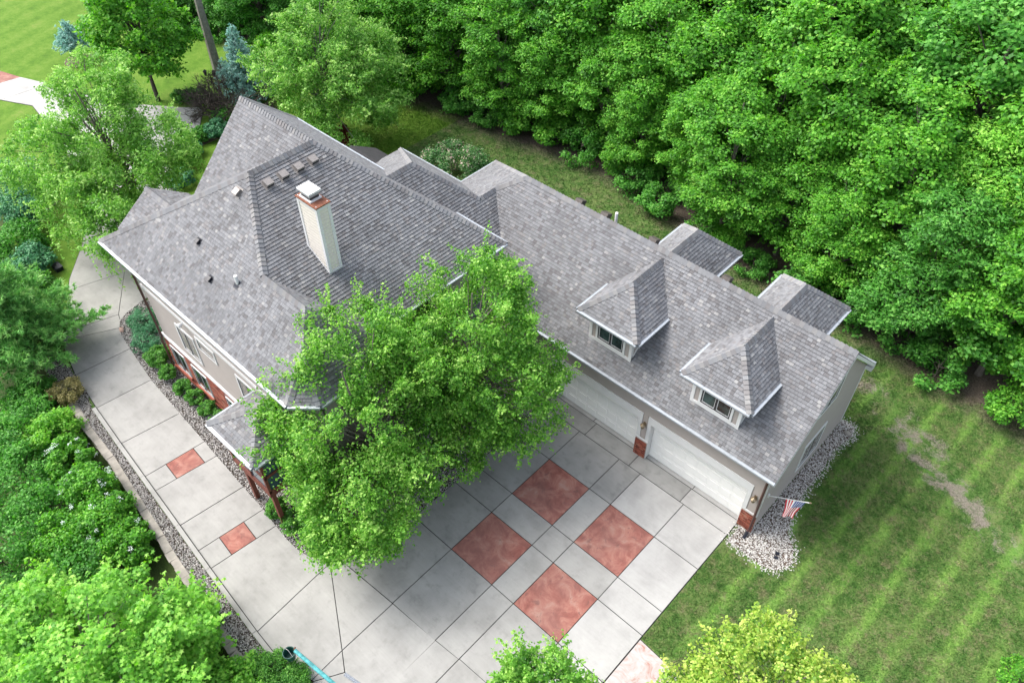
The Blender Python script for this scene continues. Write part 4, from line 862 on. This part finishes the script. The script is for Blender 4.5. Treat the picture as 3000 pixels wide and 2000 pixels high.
def forest():
    rng = np.random.default_rng(3); kinds = []
    spec = [('leaf_maple', 'bright green maple standing in the dense wood', 0.21, STAR[::2] if False else OVAL), ('leaf_deep', 'deep green oak standing in the dense wood', 0.23, LONG*np.array([1.5, 1.1, 1])), ('leaf_maple', 'broad bright green maple in the dense wood', 0.22, OVAL), ('leaf_lime', 'yellowish green ash tree in the dense wood', 0.19, LONG*np.array([1.3, 1.1, 1])), ('leaf_deep', 'dark green shaded tree in the dense wood', 0.21, OVAL)]
    protos = []
    for i, (mt, lb, lf, tp) in enumerate(spec):
        H = 12.0; b = [(0, 0, 8.2, 3.0+rng.uniform(-.3, .4), 3.0+rng.uniform(-.3, .4), 3.4), (rng.uniform(-1, 1), rng.uniform(-1, 1), 5.2, 3.3, 3.3, 3.0), (rng.uniform(-1.2, 1.2), rng.uniform(-1.2, 1.2), 10.2, 2.0, 2.0, 2.0), (rng.uniform(-2, 2), rng.uniform(-2, 2), 3.4, 2.2, 2.2, 1.8)]
        t = tree('forest_tree', (0, 300+20*i, 0), lb, 'tree', b, 100, 1.0, 330, lf*.95, mt, 'bark', 0.22, 40+i, tpl=tp, flat=0.5, up=0.95, jit=.38, nl=26, shoot=(150, 12, (.5, 1.2), .2), group='trees of the dense wood behind the house', under=0.45, rmin=0.62, gap=0.75)
        protos.append(t)
    used = [False]*len(protos); spots = []
    for row, (off, hs, sp) in enumerate(((1.7, 0.70, 3.7), (4.6, 0.94, 4.0), (8.4, 1.10, 4.3), (13.0, 1.2, 4.7), (19.5, 1.25, 5.4), (26, 1.3, 6.0), (33, 1.3, 6.5))):
        x = -74+rng.uniform(0, 3)
        while x < 15:
            px = x+rng.uniform(-.8, .8); py = wood_edge(px)+off+rng.uniform(-.9, .9)
            if seen((px, py, 9*hs), 420) or seen((px, py, 4), 300): spots.append((px, py, hs*rng.uniform(.86, 1.16), row))
            x += sp*rng.uniform(.85, 1.15)
    ROWN = ('front edge', 'second row', 'third row', 'fourth row', 'fifth row', 'sixth row', 'last row'); cnt = {}
    for px, py, s, row in sorted(spots, key=lambda q: -q[0]):
        cnt[row] = cnt.get(row, 0)+1
        k = rng.choice(len(protos), p=[.34, .15, .28, .16, .07] if row else [.50, .07, .38, .05, .0])
        if row == 0 and px < -40: k = 4 if rng.random() < .6 else 1
        sc = (s*rng.uniform(.9, 1.12), s*rng.uniform(.9, 1.12), s); rz = rng.uniform(0, 6.28); lb = '%s, %s from the right in the %s of the wood' % (KINDS[k], ordinal(cnt[row]), ROWN[row])
        if not used[k]: protos[k].location = (px, py, 0); protos[k].rotation_euler = (0, 0, rz); protos[k].scale = sc; protos[k]['label'] = lb; used[k] = True
        else: copy_tree(protos[k], (px, py, 0), rz, sc, lb)
    for k, t in enumerate(protos):
        if not used[k]: t.location = (-20, 45, 0)
    # low shrubs closing the foot of the wood
    b = [(0, 0, .9, 1.3, 1.3, .9)]; sh = []
    for i, mt in enumerate(('leaf_maple', 'leaf_deep')):
        sh.append(tree('woodland_shrub', (0, 420+10*i, 0), ('bright green', 'dark green')[i]+' shrub at the foot of the wood edge', 'shrub', b, 24, .5, 150, .17, mt, 'bark_dark', .05, 60+i, group='shrubs along the wood edge', nl=8))
    first = [True, True]; q = []; x = -72
    while x < 14:
        for off in (0.1, 2.8): q.append((x+rng.uniform(-.7, .7), off+rng.uniform(-.2, .9), off < 1))
        x += rng.uniform(2.0, 3.0)
    cnt = [0, 0]
    for px, off, fr in sorted(q, key=lambda a: -a[0]):
        py = wood_edge(px)+off
        if not seen((px, py, 1), 60): continue
        cnt[fr] += 1; k = int(rng.random() < .6); s = rng.uniform(.7, 1.25); lb = '%s shrub, %s from the right %s' % (('bright green', 'dark green')[k], ordinal(cnt[fr]), 'at the foot of the wood edge' if fr else 'just inside the wood edge')
        if first[k]: sh[k].location = (px, py, 0); sh[k].scale = (s, s, s); sh[k]['label'] = lb; first[k] = False
        else: copy_tree(sh[k], (px, py, 0), rng.uniform(0, 6), (s, s, s*rng.uniform(.8, 1.3)), lb)
forest()
# the two clump birches before the garage
tree('river_birch', (-11.6, -4.9, 0), 'tall light green river birch standing nearest the garage doors', 'tree', [(0.9, 0.3, 6.0, 3.0, 3.0, 3.3), (0.4, 0.7, 8.6, 2.1, 2.1, 2.1), (2.7, 0.3, 4.9, 2.2, 2.2, 2.0), (-0.9, -0.9, 6.3, 2.2, 2.2, 2.8), (1.9, -1.5, 3.6, 1.8, 1.8, 1.5)], 210, .58, 300, .115, 'leaf_birch', 'bark', .14, 101, tpl=OVAL, flat=.7, up=.45, shoot=(420, 22, (.5, 1.15)), hang=(320, 18, (.4, 1.2)), nl=70, under=.8, rmin=.5, jit=.6, start=.15)
tree('river_birch', (-12.1, -9.6, 0), 'wide light green river birch overhanging the drive and the porch corner', 'tree', [(0.0, -0.6, 5.6, 3.1, 3.1, 3.2), (-1.0, 0.6, 8.4, 1.9, 1.9, 2.0), (-1.3, -2.1, 5.2, 2.0, 2.0, 2.3), (1.8, -1.6, 4.1, 2.3, 2.3, 2.0), (0.4, 1.9, 6.5, 2.0, 2.0, 2.6), (1.3, -2.9, 3.4, 1.9, 1.9, 1.6), (2.9, -2.4, 3.2, 1.5, 1.5, 1.3), (1.9, -3.3, 2.6, 1.2, 1.2, 1.0)], 260, .58, 300, .115, 'leaf_birch', 'bark', .15, 102, tpl=OVAL, flat=.7, up=.45, shoot=(560, 22, (.5, 1.2)), hang=(640, 22, (.5, 1.6)), nl=85, under=.8, rmin=.5, jit=.6, start=.15)
# weeping birch at the left, lawn maple, mid birch
tree('weeping_birch', (-39.3, -6.2, 0), 'large weeping light green birch over the drive at the left', 'tree', [(1.0, -0.9, 6.6, 3.0, 3.0, 2.7), (0.2, 0.2, 8.2, 2.2, 2.2, 1.7), (-0.6, -3.2, 4.6, 2.6, 2.6, 2.4), (3.2, -1.2, 4.6, 2.6, 2.6, 2.3), (5.6, -3.4, 3.6, 2.0, 2.0, 1.5), (2.6, 1.6, 5.4, 2.3, 2.3, 1.8), (2.6, -4.0, 3.8, 2.0, 2.0, 1.8)], 230, .70, 210, .17, 'leaf_willow', 'bark', .16, 103, tpl=LONG*np.array([1.4, 1.1, 1]), flat=.7, up=.4, shoot=(260, 18, (.4, 1.0)), hang=(800, 26, (.8, 2.4)), nl=80, under=.8, rmin=.5, jit=.6, start=.12)
tree('lawn_maple', (-50.15, 1.34, 0), 'green maple with a bare lower trunk on the front lawn', 'tree', [(.3, -.2, 5.6, 3.1, 3.1, 2.6), (0, 0, 7.6, 2.2, 2.2, 1.9), (1.6, -.2, 4.4, 2.3, 2.3, 1.7), (-1.2, .6, 5.0, 2.0, 2.0, 1.7), (.3, 2.0, 4.6, 2.0, 2.0, 1.6)], 140, .75, 140, .25, 'leaf_maple', 'bark_dark', .15, 104, flat=.6, shoot=(160, 10, (.4, .9)), nl=40, under=.6, rmin=.5)
tree('slender_birch', (-38.5, 7.4, 0), 'tall pale green birch rising behind the far gable ridge', 'tree', [(2.0, -.6, 4.8, 3.3, 3.3, 3.0), (1.8, 0.2, 7.2, 2.4, 2.4, 2.1), (4.4, 0.6, 4.2, 2.8, 2.8, 2.4), (4.2, -0.6, 2.6, 2.8, 2.8, 1.8), (0.0, -2.0, 4.6, 2.4, 2.4, 2.1), (2.2, 0.3, 8.6, 1.4, 1.4, 1.3), (3.6, 1.8, 5.6, 2.0, 2.0, 2.0)], 240, .70, 240, .17, 'leaf_willow', 'bark_grey', .14, 105, tpl=LONG*np.array([1.5, 1.1, 1]), flat=.7, up=.45, shoot=(420, 18, (.4, 1.1)), hang=(160, 14, (.4, 1.0)), nl=60, under=.7, rmin=.5, jit=.55)
# tall bare trunk whose crown is above the picture
tree('tall_oak', (-50.0, 6.45, 0), 'tall straight grey trunk beside the blue spruce, crown above the picture', 'tree', [(0, 0, 19.5, 3.5, 3.5, 3.5)], 60, 1.0, 120, .24, 'leaf_deep', 'bark_grey', .46, 106, trunk=[(0, 0, -.2), (0, 0, .5), (-.05, 0, 5), (0, .05, 11), (0, 0, 18)], nl=14, start=.8)
# conifers
def conifer(name, loc, label, H, Rb, mat, seed, whorls, per, nl=.22, up=.25, wid=1.0, shape=1.0, tuft=9, z0=0.1, cat='tree', base_r=.1, dense=1.0):
    rng = np.random.default_rng(seed); t = root(name, loc, label, cat); P, B, A = [], [], []; m = MB(); m.tube([(0, 0, -.2), (0, 0, H*.5), (0, 0, H*.97)], [base_r, base_r*.6, .012], 7)
    for w in range(whorls):
        f = w/(whorls-1); z = z0*H+(1-z0)*H*f*.97; L = Rb*(1-f**1.15)*shape+.12; nb = max(4, int(per*(1-.55*f)))
        for k in range(nb):
            a = 6.283*(k+rng.uniform(0, .7))/nb+w*.9; l = L*rng.uniform(.72, 1.12); dv = np.array([math.cos(a), math.sin(a), up+rng.uniform(-.12, .12)]); end = np.array([0, 0, z])+dv*l; m.tube([(0, 0, z), tuple(end)], [.02, .006], 4, cap=False)
            for s in np.arange(.22, 1.04, .16/max(l, .3)/dense):
                p = np.array([0, 0, z])+dv*l*s; sw = l*.30*(1.05-s)
                for sd_ in range(3):
                    q = p+np.array([-dv[1], dv[0], 0])*rng.uniform(-1, 1)*sw+rng.normal(0, .05, 3)*wid; P.append(q); B.append(unit(dv+rng.normal(0, .5, 3)+np.array([0, 0, .35]))); A.append(np.clip(rng.normal(.38+.25*s, .16), 0, 1))
    P, B, A = map(np.array, (P, B, A)); n = len(P); Q = np.repeat(P, tuft, 0); D = np.repeat(B, tuft, 0)+rng.normal(0, .55, (n*tuft, 3)); D /= np.linalg.norm(D, axis=1, keepdims=True)
    S = nl*rng.uniform(.6, 1.2, (n*tuft, 1)); sd_ = np.cross(D, sph(rng, n*tuft)); sd_ /= np.linalg.norm(sd_, axis=1, keepdims=True)+1e-9; wv = .016*wid
    V = np.stack([Q-sd_*wv, Q+sd_*wv, Q+D*S], 1).reshape(-1, 3); AA = np.repeat(np.clip(np.repeat(A, tuft)+rng.normal(0, .1, n*tuft), 0, 1), 3)
    local('needles', np_mesh('needles', V, np.arange(len(V)).reshape(-1, 3), AA, mat), t); local('trunk', m.mesh('trunk', 'bark_dark'), t); return t
conifer('white_pine', (-32.0, -16.6, -.3), 'big soft-needled white pine leaning over the drive at the left', 7.2, 3.7, 'leaf_pine', 201, 17, 13, nl=.30, up=.22, wid=2.0, tuft=12, base_r=.14)
conifer('blue_spruce', (-45.6, 6.1, 0), 'blue spruce behind the leafless shrub', 5.2, 2.0, 'leaf_spruce', 202, 16, 12, nl=.19, up=.10, wid=2.6, tuft=14, z0=.06)
conifer('blue_spruce', (-60.2, 0.35, 0), 'small blue spruce on a bare stem in its mulch ring', 2.9, 1.15, 'leaf_spruce', 203, 9, 10, nl=.19, up=.12, wid=2.8, tuft=14, z0=.42, base_r=.055)
# leafless shrub
def dead_shrub(loc, label, seed, H=2.6):
    rng = np.random.default_rng(seed); m = MB()
    def grow(p, d, L, r, lev):
        q = p+d*L*.5+rng.normal(0, .05, 3)*L; e = p+d*L; m.tube([p, q, e], [r, r*.8, r*.55], 4, cap=False)
        if lev == 0: return
        for _ in range(rng.integers(2, 5)): nd = unit(d+rng.normal(0, .5, 3)); grow(e if rng.random() < .6 else q, nd, L*rng.uniform(.6, .85), r*.66, lev-1)
    for k in range(12): a = 6.28*k/12+rng.uniform(0, .5); grow(V3(rng.normal(0, .15), rng.normal(0, .15), -.05), unit((math.cos(a)*.9, math.sin(a)*.9, rng.uniform(.35, 1.1))), H*.46, .085, 5)
    o = root('bare_shrub', loc, label, 'shrub'); local('branches', m.mesh('branches', 'bark_dark'), o)
dead_shrub((-44.5, 3.9, 0), 'leafless dark branched shrub beyond the far roof peak', 5, 3.0)
# shrubs
def shrub(name, loc, label, r, h, mat, seed, leaf=.07, per=150, n=40, tpl=OVAL, group=None, lr=None, flat=.8, flowers=None, under=.5, up=.5, cat='shrub', rmin=.7):
    t = tree(name, loc, label, cat, [(0, 0, h*.52, r, r, h*.48)], n, lr or r*.28, per, leaf, mat, 'bark_dark', .03, seed, tpl=tpl, flat=flat, nl=6, group=group, under=under, rmin=rmin, up=up)
    if flowers:
        rng = np.random.default_rng(seed+900); C, D = lump_centres(rng, [(0, 0, h*.55, r*1.02, r*1.02, h*.5)], flowers, .95, .05); P, N, A = cloud(rng, C, D, .13, 26, .5, .8); local('flowers', leaf_mesh('flowers', P, N, .055*rng.uniform(.7, 1.2, len(P)), A, OVAL, 'petal_white', rng), t)['kind'] = 'stuff'
    return t
def shrubs():
    fb = [(-29.4, -11.3, .85, .9, 'leaf_juniper', 'dark blue green juniper nearest the wall corner'), (-28.0, -11.85, .9, .95, 'leaf_juniper', 'second dark juniper in the gravel beside the wall corner'), (-26.55, -12.25, .62, .8, 'leaf_box', 'loose bright green shrub against the brick wall downspout'),
          (-25.25, -12.45, .41, .72, 'leaf_box', 'round green shrub in front of the first brick wall window'), (-24.0, -12.45, .41, .55, 'leaf_box', 'round green shrub between the two brick wall windows'), (-22.98, -12.42, .41, .58, 'leaf_box', 'round green shrub in front of the second brick wall window'), (-21.9, -12.38, .41, .56, 'leaf_box', 'round green shrub next to the porch roof corner'), (-21.1, -12.3, .38, .45, 'leaf_box', 'small green shrub half hidden under the porch gutter')]
    for i, (x, y, r, h, mt, lb) in enumerate(fb): shrub('juniper' if 'juniper' in mt else 'round_shrub', (x, y, 0), lb, r, h, mt, 300+i, leaf=.085 if 'box' in mt else .10, tpl=OVAL if 'box' in mt else LONG, per=130)
    for i, (x, y, lb) in enumerate(((-48.66, 2.35, 'clipped round boxwood farthest from the bare shrub'), (-48.2, 2.85, 'clipped round boxwood between two others by the drive'), (-47.6, 3.4, 'clipped yellow green boxwood nearest the bare shrub'))): shrub('boxwood', (x, y, 0), lb, .55, .95, 'leaf_box', 320+i, leaf=.10, per=120)
    for i, (x, y, r, h, lb) in enumerate(((-13.75, -13.3, .52, .85, 'clipped round boxwood beside the porch post'), (-14.75, -13.45, .45, .9, 'upright green shrub between the two porch posts'), (-12.9, -12.9, .6, .8, 'low green shrub under the overhanging birch'), (-11.9, -12.6, .5, .6, 'small green shrub at the rounded gravel tip'))): shrub('boxwood' if i == 0 else 'green_shrub', (x, y, 0), lb, r, h, 'leaf_box', 330+i, leaf=.08)
    for i, (x, y, r, h, mt, lb) in enumerate(((-43.3, -.5, .7, .9, 'leaf_maple', 'light green shrub at the drive end nearest the lawn birch'), (-43.1, .6, .6, .9, 'leaf_deep', 'green shrub in the bed at the drive end'), (-42.6, 1.6, .8, 1.2, 'leaf_juniper', 'dark shrub in the bed below the bare branches'), (-42.0, -.9, .8, .8, 'leaf_juniper', 'dark spreading juniper beside the far gable'), (-41.2, -1.8, .9, .9, 'leaf_deep', 'spreading green shrub beside the far gable'), (-39.6, -3.2, .9, .8, 'leaf_juniper', 'blue green juniper mat along the drive'), (-36.4, -4.6, .9, .8, 'leaf_lime', 'light green shrub behind the weeping birch'), (-43.4, 3.0, .9, 1.2, 'leaf_deep', 'dark rounded shrub under the bare branches'))): shrub('bed_shrub', (x, y, 0), lb, r, h, mt, 340+i, leaf=.12)
    shrub('red_barberry', (-35.3, 6.3, 0), 'dark red leaved shrub peeping over the far gutter', 1.2, 1.3, 'leaf_red', 360, leaf=.11); shrub('red_barberry', (-33.4, 5.6, 0), 'dark red leaved shrub between gutter and pale birch', 1.0, 1.1, 'leaf_red', 361, leaf=.11)
    shrub('flowering_shrub', (-26.6, 8.6, 0), 'large dark shrub dotted with faded pink flowers behind the link roof', 2.3, 2.5, 'leaf_weigela', 362, leaf=.13, per=210, n=75, lr=.5)
    shrub('gold_shrub', (-27.7, -16.5, 0), 'golden tan globe shrub at the head of the block wall', .72, .95, 'leaf_gold', 363, leaf=.07, per=190)
    # wild bank below the wall
    spec = [(-25.6, -17.9, 1.3, 1.9, 'leaf_lime', 'lime green bush at the top end of the block wall', 0), (-23.6, -18.0, 1.1, 1.8, 'leaf_maple', 'white flowering viburnum against the upper block wall', 16), (-21.6, -18.2, 1.2, 1.7, 'leaf_maple', 'white flowering viburnum halfway down the block wall', 20), (-19.6, -18.4, 1.2, 1.7, 'leaf_maple', 'green bush with few white flowers touching the block wall', 8), (-18.0, -18.4, 1.1, 1.5, 'leaf_maple', 'green bush spilling over the middle of the block wall', 3),
            (-26.8, -19.0, 1.6, 2.0, 'leaf_deep', 'dark green bush at the left picture edge below the pine', 0), (-24.6, -20.0, 1.7, 2.2, 'leaf_deep', 'dark feathery bush at the left picture edge', 0), (-22.4, -20.3, 1.7, 2.0, 'leaf_deep', 'shaded green bush behind the white viburnums', 0), (-20.2, -20.2, 1.5, 1.8, 'leaf_maple', 'leafy green bush behind the viburnums', 5), (-21.6, -22.6, 1.7, 2.1, 'leaf_deep', 'shaded bush beside the bank maples at the picture edge', 0), (-18.4, -20.6, 1.4, 1.8, 'leaf_deep', 'dark bush just above the bank maples', 0),
            (-29.0, -17.8, 1.1, 1.3, 'leaf_deep', 'low brownish green bush under the pine', 0), (-36.4, -13.9, .9, .9, 'leaf_box', 'low olive green bush between pine and drive', 0), (-38.4, -13.4, 1.2, 1.3, 'leaf_juniper', 'blue green spreading bush above the pine', 0), (-40.6, -13.0, 1.4, 1.6, 'leaf_deep', 'dark evergreen bush under the weeping birch', 0), (-42.8, -11.6, 1.5, 2.0, 'leaf_juniper', 'dark evergreen at the left picture edge', 0), (-45.2, -10.9, 1.7, 2.6, 'leaf_juniper', 'tall dark evergreen beside the striped lawn', 0), (-39.8, -15.6, 1.7, 2.0, 'leaf_deep', 'dark bush behind the pine', 0),
            (-12.9, -18.3, .8, 1.1, 'leaf_maple', 'big leaved vine bush climbing over the block wall', 0), (-9.3, -17.7, .8, .8, 'leaf_box', 'low ivy mound beside the teal post', 0), (-8.4, -17.4, .65, .6, 'leaf_box', 'low ivy patch at the kerb end', 0), (-9.6, -18.8, 1.0, 1.4, 'leaf_lime', 'light green bush at the lower wall end', 0)]
    for i, (x, y, r, h, mt, lb, fl) in enumerate(spec):
        if -26 < x < -12 and y > -18.6: y -= .25; r *= .92
        z = -0.03-1.3*min(1, max(0, (bank(x)-y)/3.2))**1.3-.3*(y < bank(x)); shrub('bank_bush', (x, y, z), lb, r, h-z*.6, mt, 400+i, leaf=.13 if 'ivy' not in lb else .07, per=150, n=48, lr=r*.30, flowers=fl or None, rmin=.55)
shrubs()
# maples on the bank at the lower left, seen close from above
for i, (x, y, h, r, lb) in enumerate(((-13.6, -21.6, 6.6, 2.3, 'bright lime maple at the lower left, largest crown by the picture edge'), (-11.9, -19.6, 5.6, 1.5, 'bright lime maple crown touching the block wall'), (-10.6, -21.4, 6.0, 1.9, 'bright green maple in the lower left corner nearest the drive'), (-16.3, -22.8, 5.2, 1.6, 'lime maple half cut by the left picture edge'))):
    tree('bank_maple', (x, y, -1.7), lb, 'tree', [(0, 0, h*.66, r, r, h*.30), (.5*r, -.3*r, h*.5, r*.8, r*.8, h*.24), (-.5*r, .4*r, h*.5, r*.8, r*.8, h*.24)], 70, .55, 150, .20, 'leaf_lime', 'bark', .12, 500+i, tpl=STAR, flat=.45, up=.9, jit=.35, nl=30, shoot=(130, 9, (.4, .9)), gap=.42, rmin=.5)
tree('ornamental_pear', (-0.2, -12.6, -0.7), 'green pointed crown rising into the bottom edge of the picture', 'tree', [(0, 0, 4.4, 1.55, 1.55, 1.7), (-.9, -.5, 4.2, 1.0, 1.0, 1.2), (.9, .3, 4.3, .9, .9, 1.5), (.1, .2, 5.2, .8, .8, 1.1)], 110, .34, 150, .11, 'leaf_birch', 'bark', .09, 510, tpl=OVAL, flat=1.2, nl=30, rmin=.5, shoot=(150, 26, (.5, 1.1), 1.6))
tree('norway_maple', (5.2, -8.75, -0.3), 'yellow green flowering maple crown at the bottom right', 'tree', [(0, 0, 5.2, 2.5, 2.5, 2.2), (-.7, .5, 6.0, 1.7, 1.7, 1.4), (.9, .9, 5.4, 1.6, 1.6, 1.6), (-1.5, -1.0, 4.8, 1.4, 1.4, 1.4)], 150, .45, 210, .115, 'leaf_yellow', 'bark', .13, 511, tpl=OVAL, flat=.75, up=.7, nl=40, gap=.42, rmin=.6, shoot=(220, 16, (.25, .55)))
tree('garden_shrub', (11.2, 0.75, 0), 'bright green shrub cut by the right bottom corner', 'shrub', [(0, 0, .5, .7, .7, .5)], 30, .25, 100, .10, 'leaf_maple', 'bark', .04, 512, nl=5)
# ------------------------------------------------------------------ turf blades
def turf():
    rng = np.random.default_rng(9); regs = [((0.1, 12, -13, 14.5), 520, .075), ((-36, 2.5, 8.1, 16), 170, .10)]; P = []; S = []
    W = [(0.0, -1.6), (1.4, -1.6), (2.2, -1.55), (2.95, -.5), (2.6, .4), (1.7, 1.9), (1.6, 8.1), (.6, 8.1), (0, 0)]
    for (x0, x1, y0, y1), dens, s in regs:
        n = int((x1-x0)*(y1-y0)*dens); q = rng.uniform((x0, y0), (x1, y1), (n, 2)); k = q[:, 1] < wood_edge(q[:, 0])+.4
        k &= ~((q[:, 0] < 1.9) & (q[:, 0] > -.1) & (q[:, 1] < -7.2)); q = q[k]
        if x0 > -1: q = q[~inpoly_np(q, W)]
        P.append(q); S.append(np.full(len(q), s))
    far = []
    P = np.concatenate(P); S = np.concatenate(S)
    dp = [[np.array(p) for p in pp] for pp, _ in panels()]; keep = np.ones(len(P), bool); m = P[:, 0] < -40
    m = P[:, 0] < -28
    for pp in dp[-16:]: keep &= ~(m & inpoly_np(P, pp))
    P, S = P[keep], S[keep]; n = len(P)
    # thin where the ground is bare
    d = (P[:, 1]+.52*P[:, 0]-11.2); k = rng.random(n) > np.exp(-d*d/1.6)*.8*((P[:, 0] > 0.8)); P, S = P[k], S[k]; n = len(P)
    th = rng.uniform(0, 6.28, n); w = S*rng.uniform(.25, .5, n); L = S*rng.uniform(.6, 1.5, n); ln = rng.normal(0, .6, (n, 2))*L[:, None]
    c, s = np.cos(th)*w, np.sin(th)*w; z = np.full(n, -.035)
    V = np.stack([np.stack([P[:, 0]-c, P[:, 1]-s, z], 1), np.stack([P[:, 0]+c, P[:, 1]+s, z], 1), np.stack([P[:, 0]+ln[:, 0], P[:, 1]+ln[:, 1], z+L*.55], 1)], 1).reshape(-1, 3)
    o = place('grass', np_mesh('grass', V, np.arange(3*n).reshape(n, 3), np.repeat(np.clip(rng.normal(.42, .22, n), 0, 1), 3), 'grass_blade')); o['kind'] = 'stuff'; o['label'] = 'short mown grass of the lawns'
turf()
# ------------------------------------------------------------------ small things
def small():
    # flag on its angled pole
    a, b = V3(0.70, .16, 2.25), V3(2.20, .40, 3.02); fl = root('flag', tuple(a), 'national flag of stripes and stars hanging from a pole on the garage corner', 'flag')
    put('flag_pole', MB().tube([a, b], .022, 8), 'flag_pole', fl); put('pole_bracket', MB().box(a-V3(.05, .05, .08), a+V3(.04, .05, .10)), 'pvc', fl); put('pole_finial', MB().tube([b, b+V3(.03, 0, .02), b+V3(.08, 0, .05)], [.03, .045, .01], 8), 'brass', fl)
    nu, nv = 26, 14; t = unit(b-a); L = np.linalg.norm(b-a); vs_, uv = [], []
    for i in range(nu+1):
        for j in range(nv+1):
            u, w = i/nu, j/nv; h = a+t*(L*(0.44+0.48*w)); sag = 1.05*u
            # cloth gathers towards the middle as it falls
            mid = a+t*(L*0.62); p = h+(mid-h)*(0.42*min(1, u*1.4)); p = p+V3(.03*math.sin(5*w+2*u)*u, .07*math.sin(8*w+1.5*u)*min(1, u*2)-.22*u, -sag*(1-.10*math.sin(3*w))); vs_.append(tuple(p)); uv.append((u, w))
    fs = [(i*(nv+1)+j, (i+1)*(nv+1)+j, (i+1)*(nv+1)+j+1, i*(nv+1)+j+1) for i in range(nu) for j in range(nv)]
    m = MB(); m.v = vs_; m.a = [.5]*len(vs_); m.f = fs; me = m.mesh('flag_cloth', 'flag_cloth'); ul = me.uv_layers.new(name='UVMap')
    for lp in me.loops: ul.data[lp.index].uv = uv[lp.vertex_index]
    for p in me.polygons: p.use_smooth = True
    place('flag_cloth', me, fl)
    # teal post with a hanging green basket at the bottom edge
    pr_ = root('teal_post', (-6.1, -16.35, 0), 'leaning weathered teal post at the bottom edge of the drive', 'post'); m = MB(); p0, p1 = V3(-5.6, -16.2, 0), V3(-8.75, -16.74, 1.25); m.tube([p0, p0+(p1-p0)*.5+V3(0, 0, .03), p1], [.085, .08, .07], 8); put('post_shaft', m, 'teal_paint', pr_); put('post_cap', MB().tube([p1, p1+V3(-.05, .08, .06)], .03, 6), 'rust', pr_)
    bk = root('basket', (-8.95, -16.88, .35), 'dark green round basket hanging at the end of the teal post', 'basket'); c = V3(-8.98, -16.90, 0); ring = lambda r, z: [c+V3(r*math.cos(q), r*math.sin(q), z) for q in np.linspace(0, 6.2832, 19)[:-1]]
    m = MB(); o1, o2, i1, i2 = ring(.24, .95), ring(.18, .55), ring(.215, .95), ring(.16, .58)
    for k in range(18): n = (k+1) % 18; m.poly([o1[k], o2[k], o2[n], o1[n]]); m.poly([i1[k], i1[n], i2[n], i2[k]]); m.poly([o1[k], o1[n], i1[n], i1[k]])
    m.poly(o2[::-1]); m.poly(i2); put('basket_bowl', m, 'green_pot', bk); put('basket_wire', MB().tube([c+V3(.23, 0, .94), c+V3(.05, 0, 1.22), c+V3(-.23, 0, .94)], .008, 5), 'flag_pole', bk)
    # trench drain
    d = root('trench_drain', (-6, -15.7, -.01), 'narrow metal trench drain grate in the concrete', 'drain'); a, t = V3(-7.25, -15.86, .004), unit(V3(.975, .18, 0)); nn = V3(-t[1], t[0], 0); put('drain_frame', MB().obox(a-nn*.07, t*3.4, nn*.14, (0, 0, .006)), 'joint', d)
    for s in (-.06, .048): put('drain_edge', MB().obox(a+nn*s+V3(0, 0, .006), t*3.4, nn*.012, (0, 0, .006)), 'grate', d)
    for s in (-.028, -.004, .02): put('drain_bar', MB().obox(a+nn*s+V3(0, 0, .006), t*3.4, nn*.010, (0, 0, .005)), 'grate', d)
    # double lantern lamp post
    lp = root('lamp_post', (-46.75, 4.2, 0), 'black lamp post with two lanterns beside the bare shrub', 'lamp'); x, y = -46.75, 4.2
    put('post_shaft', MB().tube([(x, y, 0), (x, y, .25), (x, y, .27), (x, y, 2.05)], [.07, .06, .035, .03], 8), 'bronze', lp); put('cross_arm', MB().tube([(x-.25, y-.2, 2.0), (x, y, 2.06), (x+.25, y+.2, 2.0)], .02, 6), 'bronze', lp)
    for s in (-1, 1): q = (x+.25*s, y+.2*s); put('lantern', MB().tube([(*q, 2.0), (*q, 2.05), (*q, 2.32), (*q, 2.34), (*q, 2.48)], [.05, .09, .13, .17, .02], 6), 'bronze', lp)
    tag(put('utility_box', MB().prism([(-37.7, -12.62, -.03), (-37.1, -12.62, -.03), (-37.1, -12.22, -.03), (-37.7, -12.22, -.03)], (0, 0, .22)).box((-37.72, -12.64, .19), (-37.08, -12.20, .23)), 'black_plastic'), 'small black utility box between the pine and the drive', 'box')
    rng = np.random.default_rng(4)
    def rock(loc, r, label, mat='rock'):
        v = sph(rng, 26)*r*np.array([1.3, .9, .6])*rng.uniform(.8, 1.1, (26, 1)); import bmesh; bm = bmesh.new()
        for p in v: bm.verts.new(p+np.array(loc)+np.array([0, 0, r*.3]))
        bmesh.ops.convex_hull(bm, input=bm.verts[:]); me = bpy.data.meshes.new('rock'); bm.to_mesh(me); bm.free(); me.materials.append(MAT[mat]); tag(place('rock', me), label, 'rock')
    rock((-30.12, -12.42, 0), .19, 'pinkish boulder at the curved tip of the gravel bed'); rock((1.25, 7.3, 0), .16, 'grey boulder in the white pebbles at the gable corner', 'stone_block')
    for (x, y), lb in (((2.05, -.75), 'black landscape spike light lying in the white pebbles'), ((2.0, -.55), 'smaller black plastic piece beside the spike light')): m = MB().obox((x, y, 0), (.16, .05, 0), (-.04, .12, 0), (0, 0, .06)); m.tube([(x+.05, y+.05, .03), (x-.08, y+.16, .05)], [.02, .01], 5); tag(put('garden_light', m, 'black_plastic'), lb, 'light')
small()
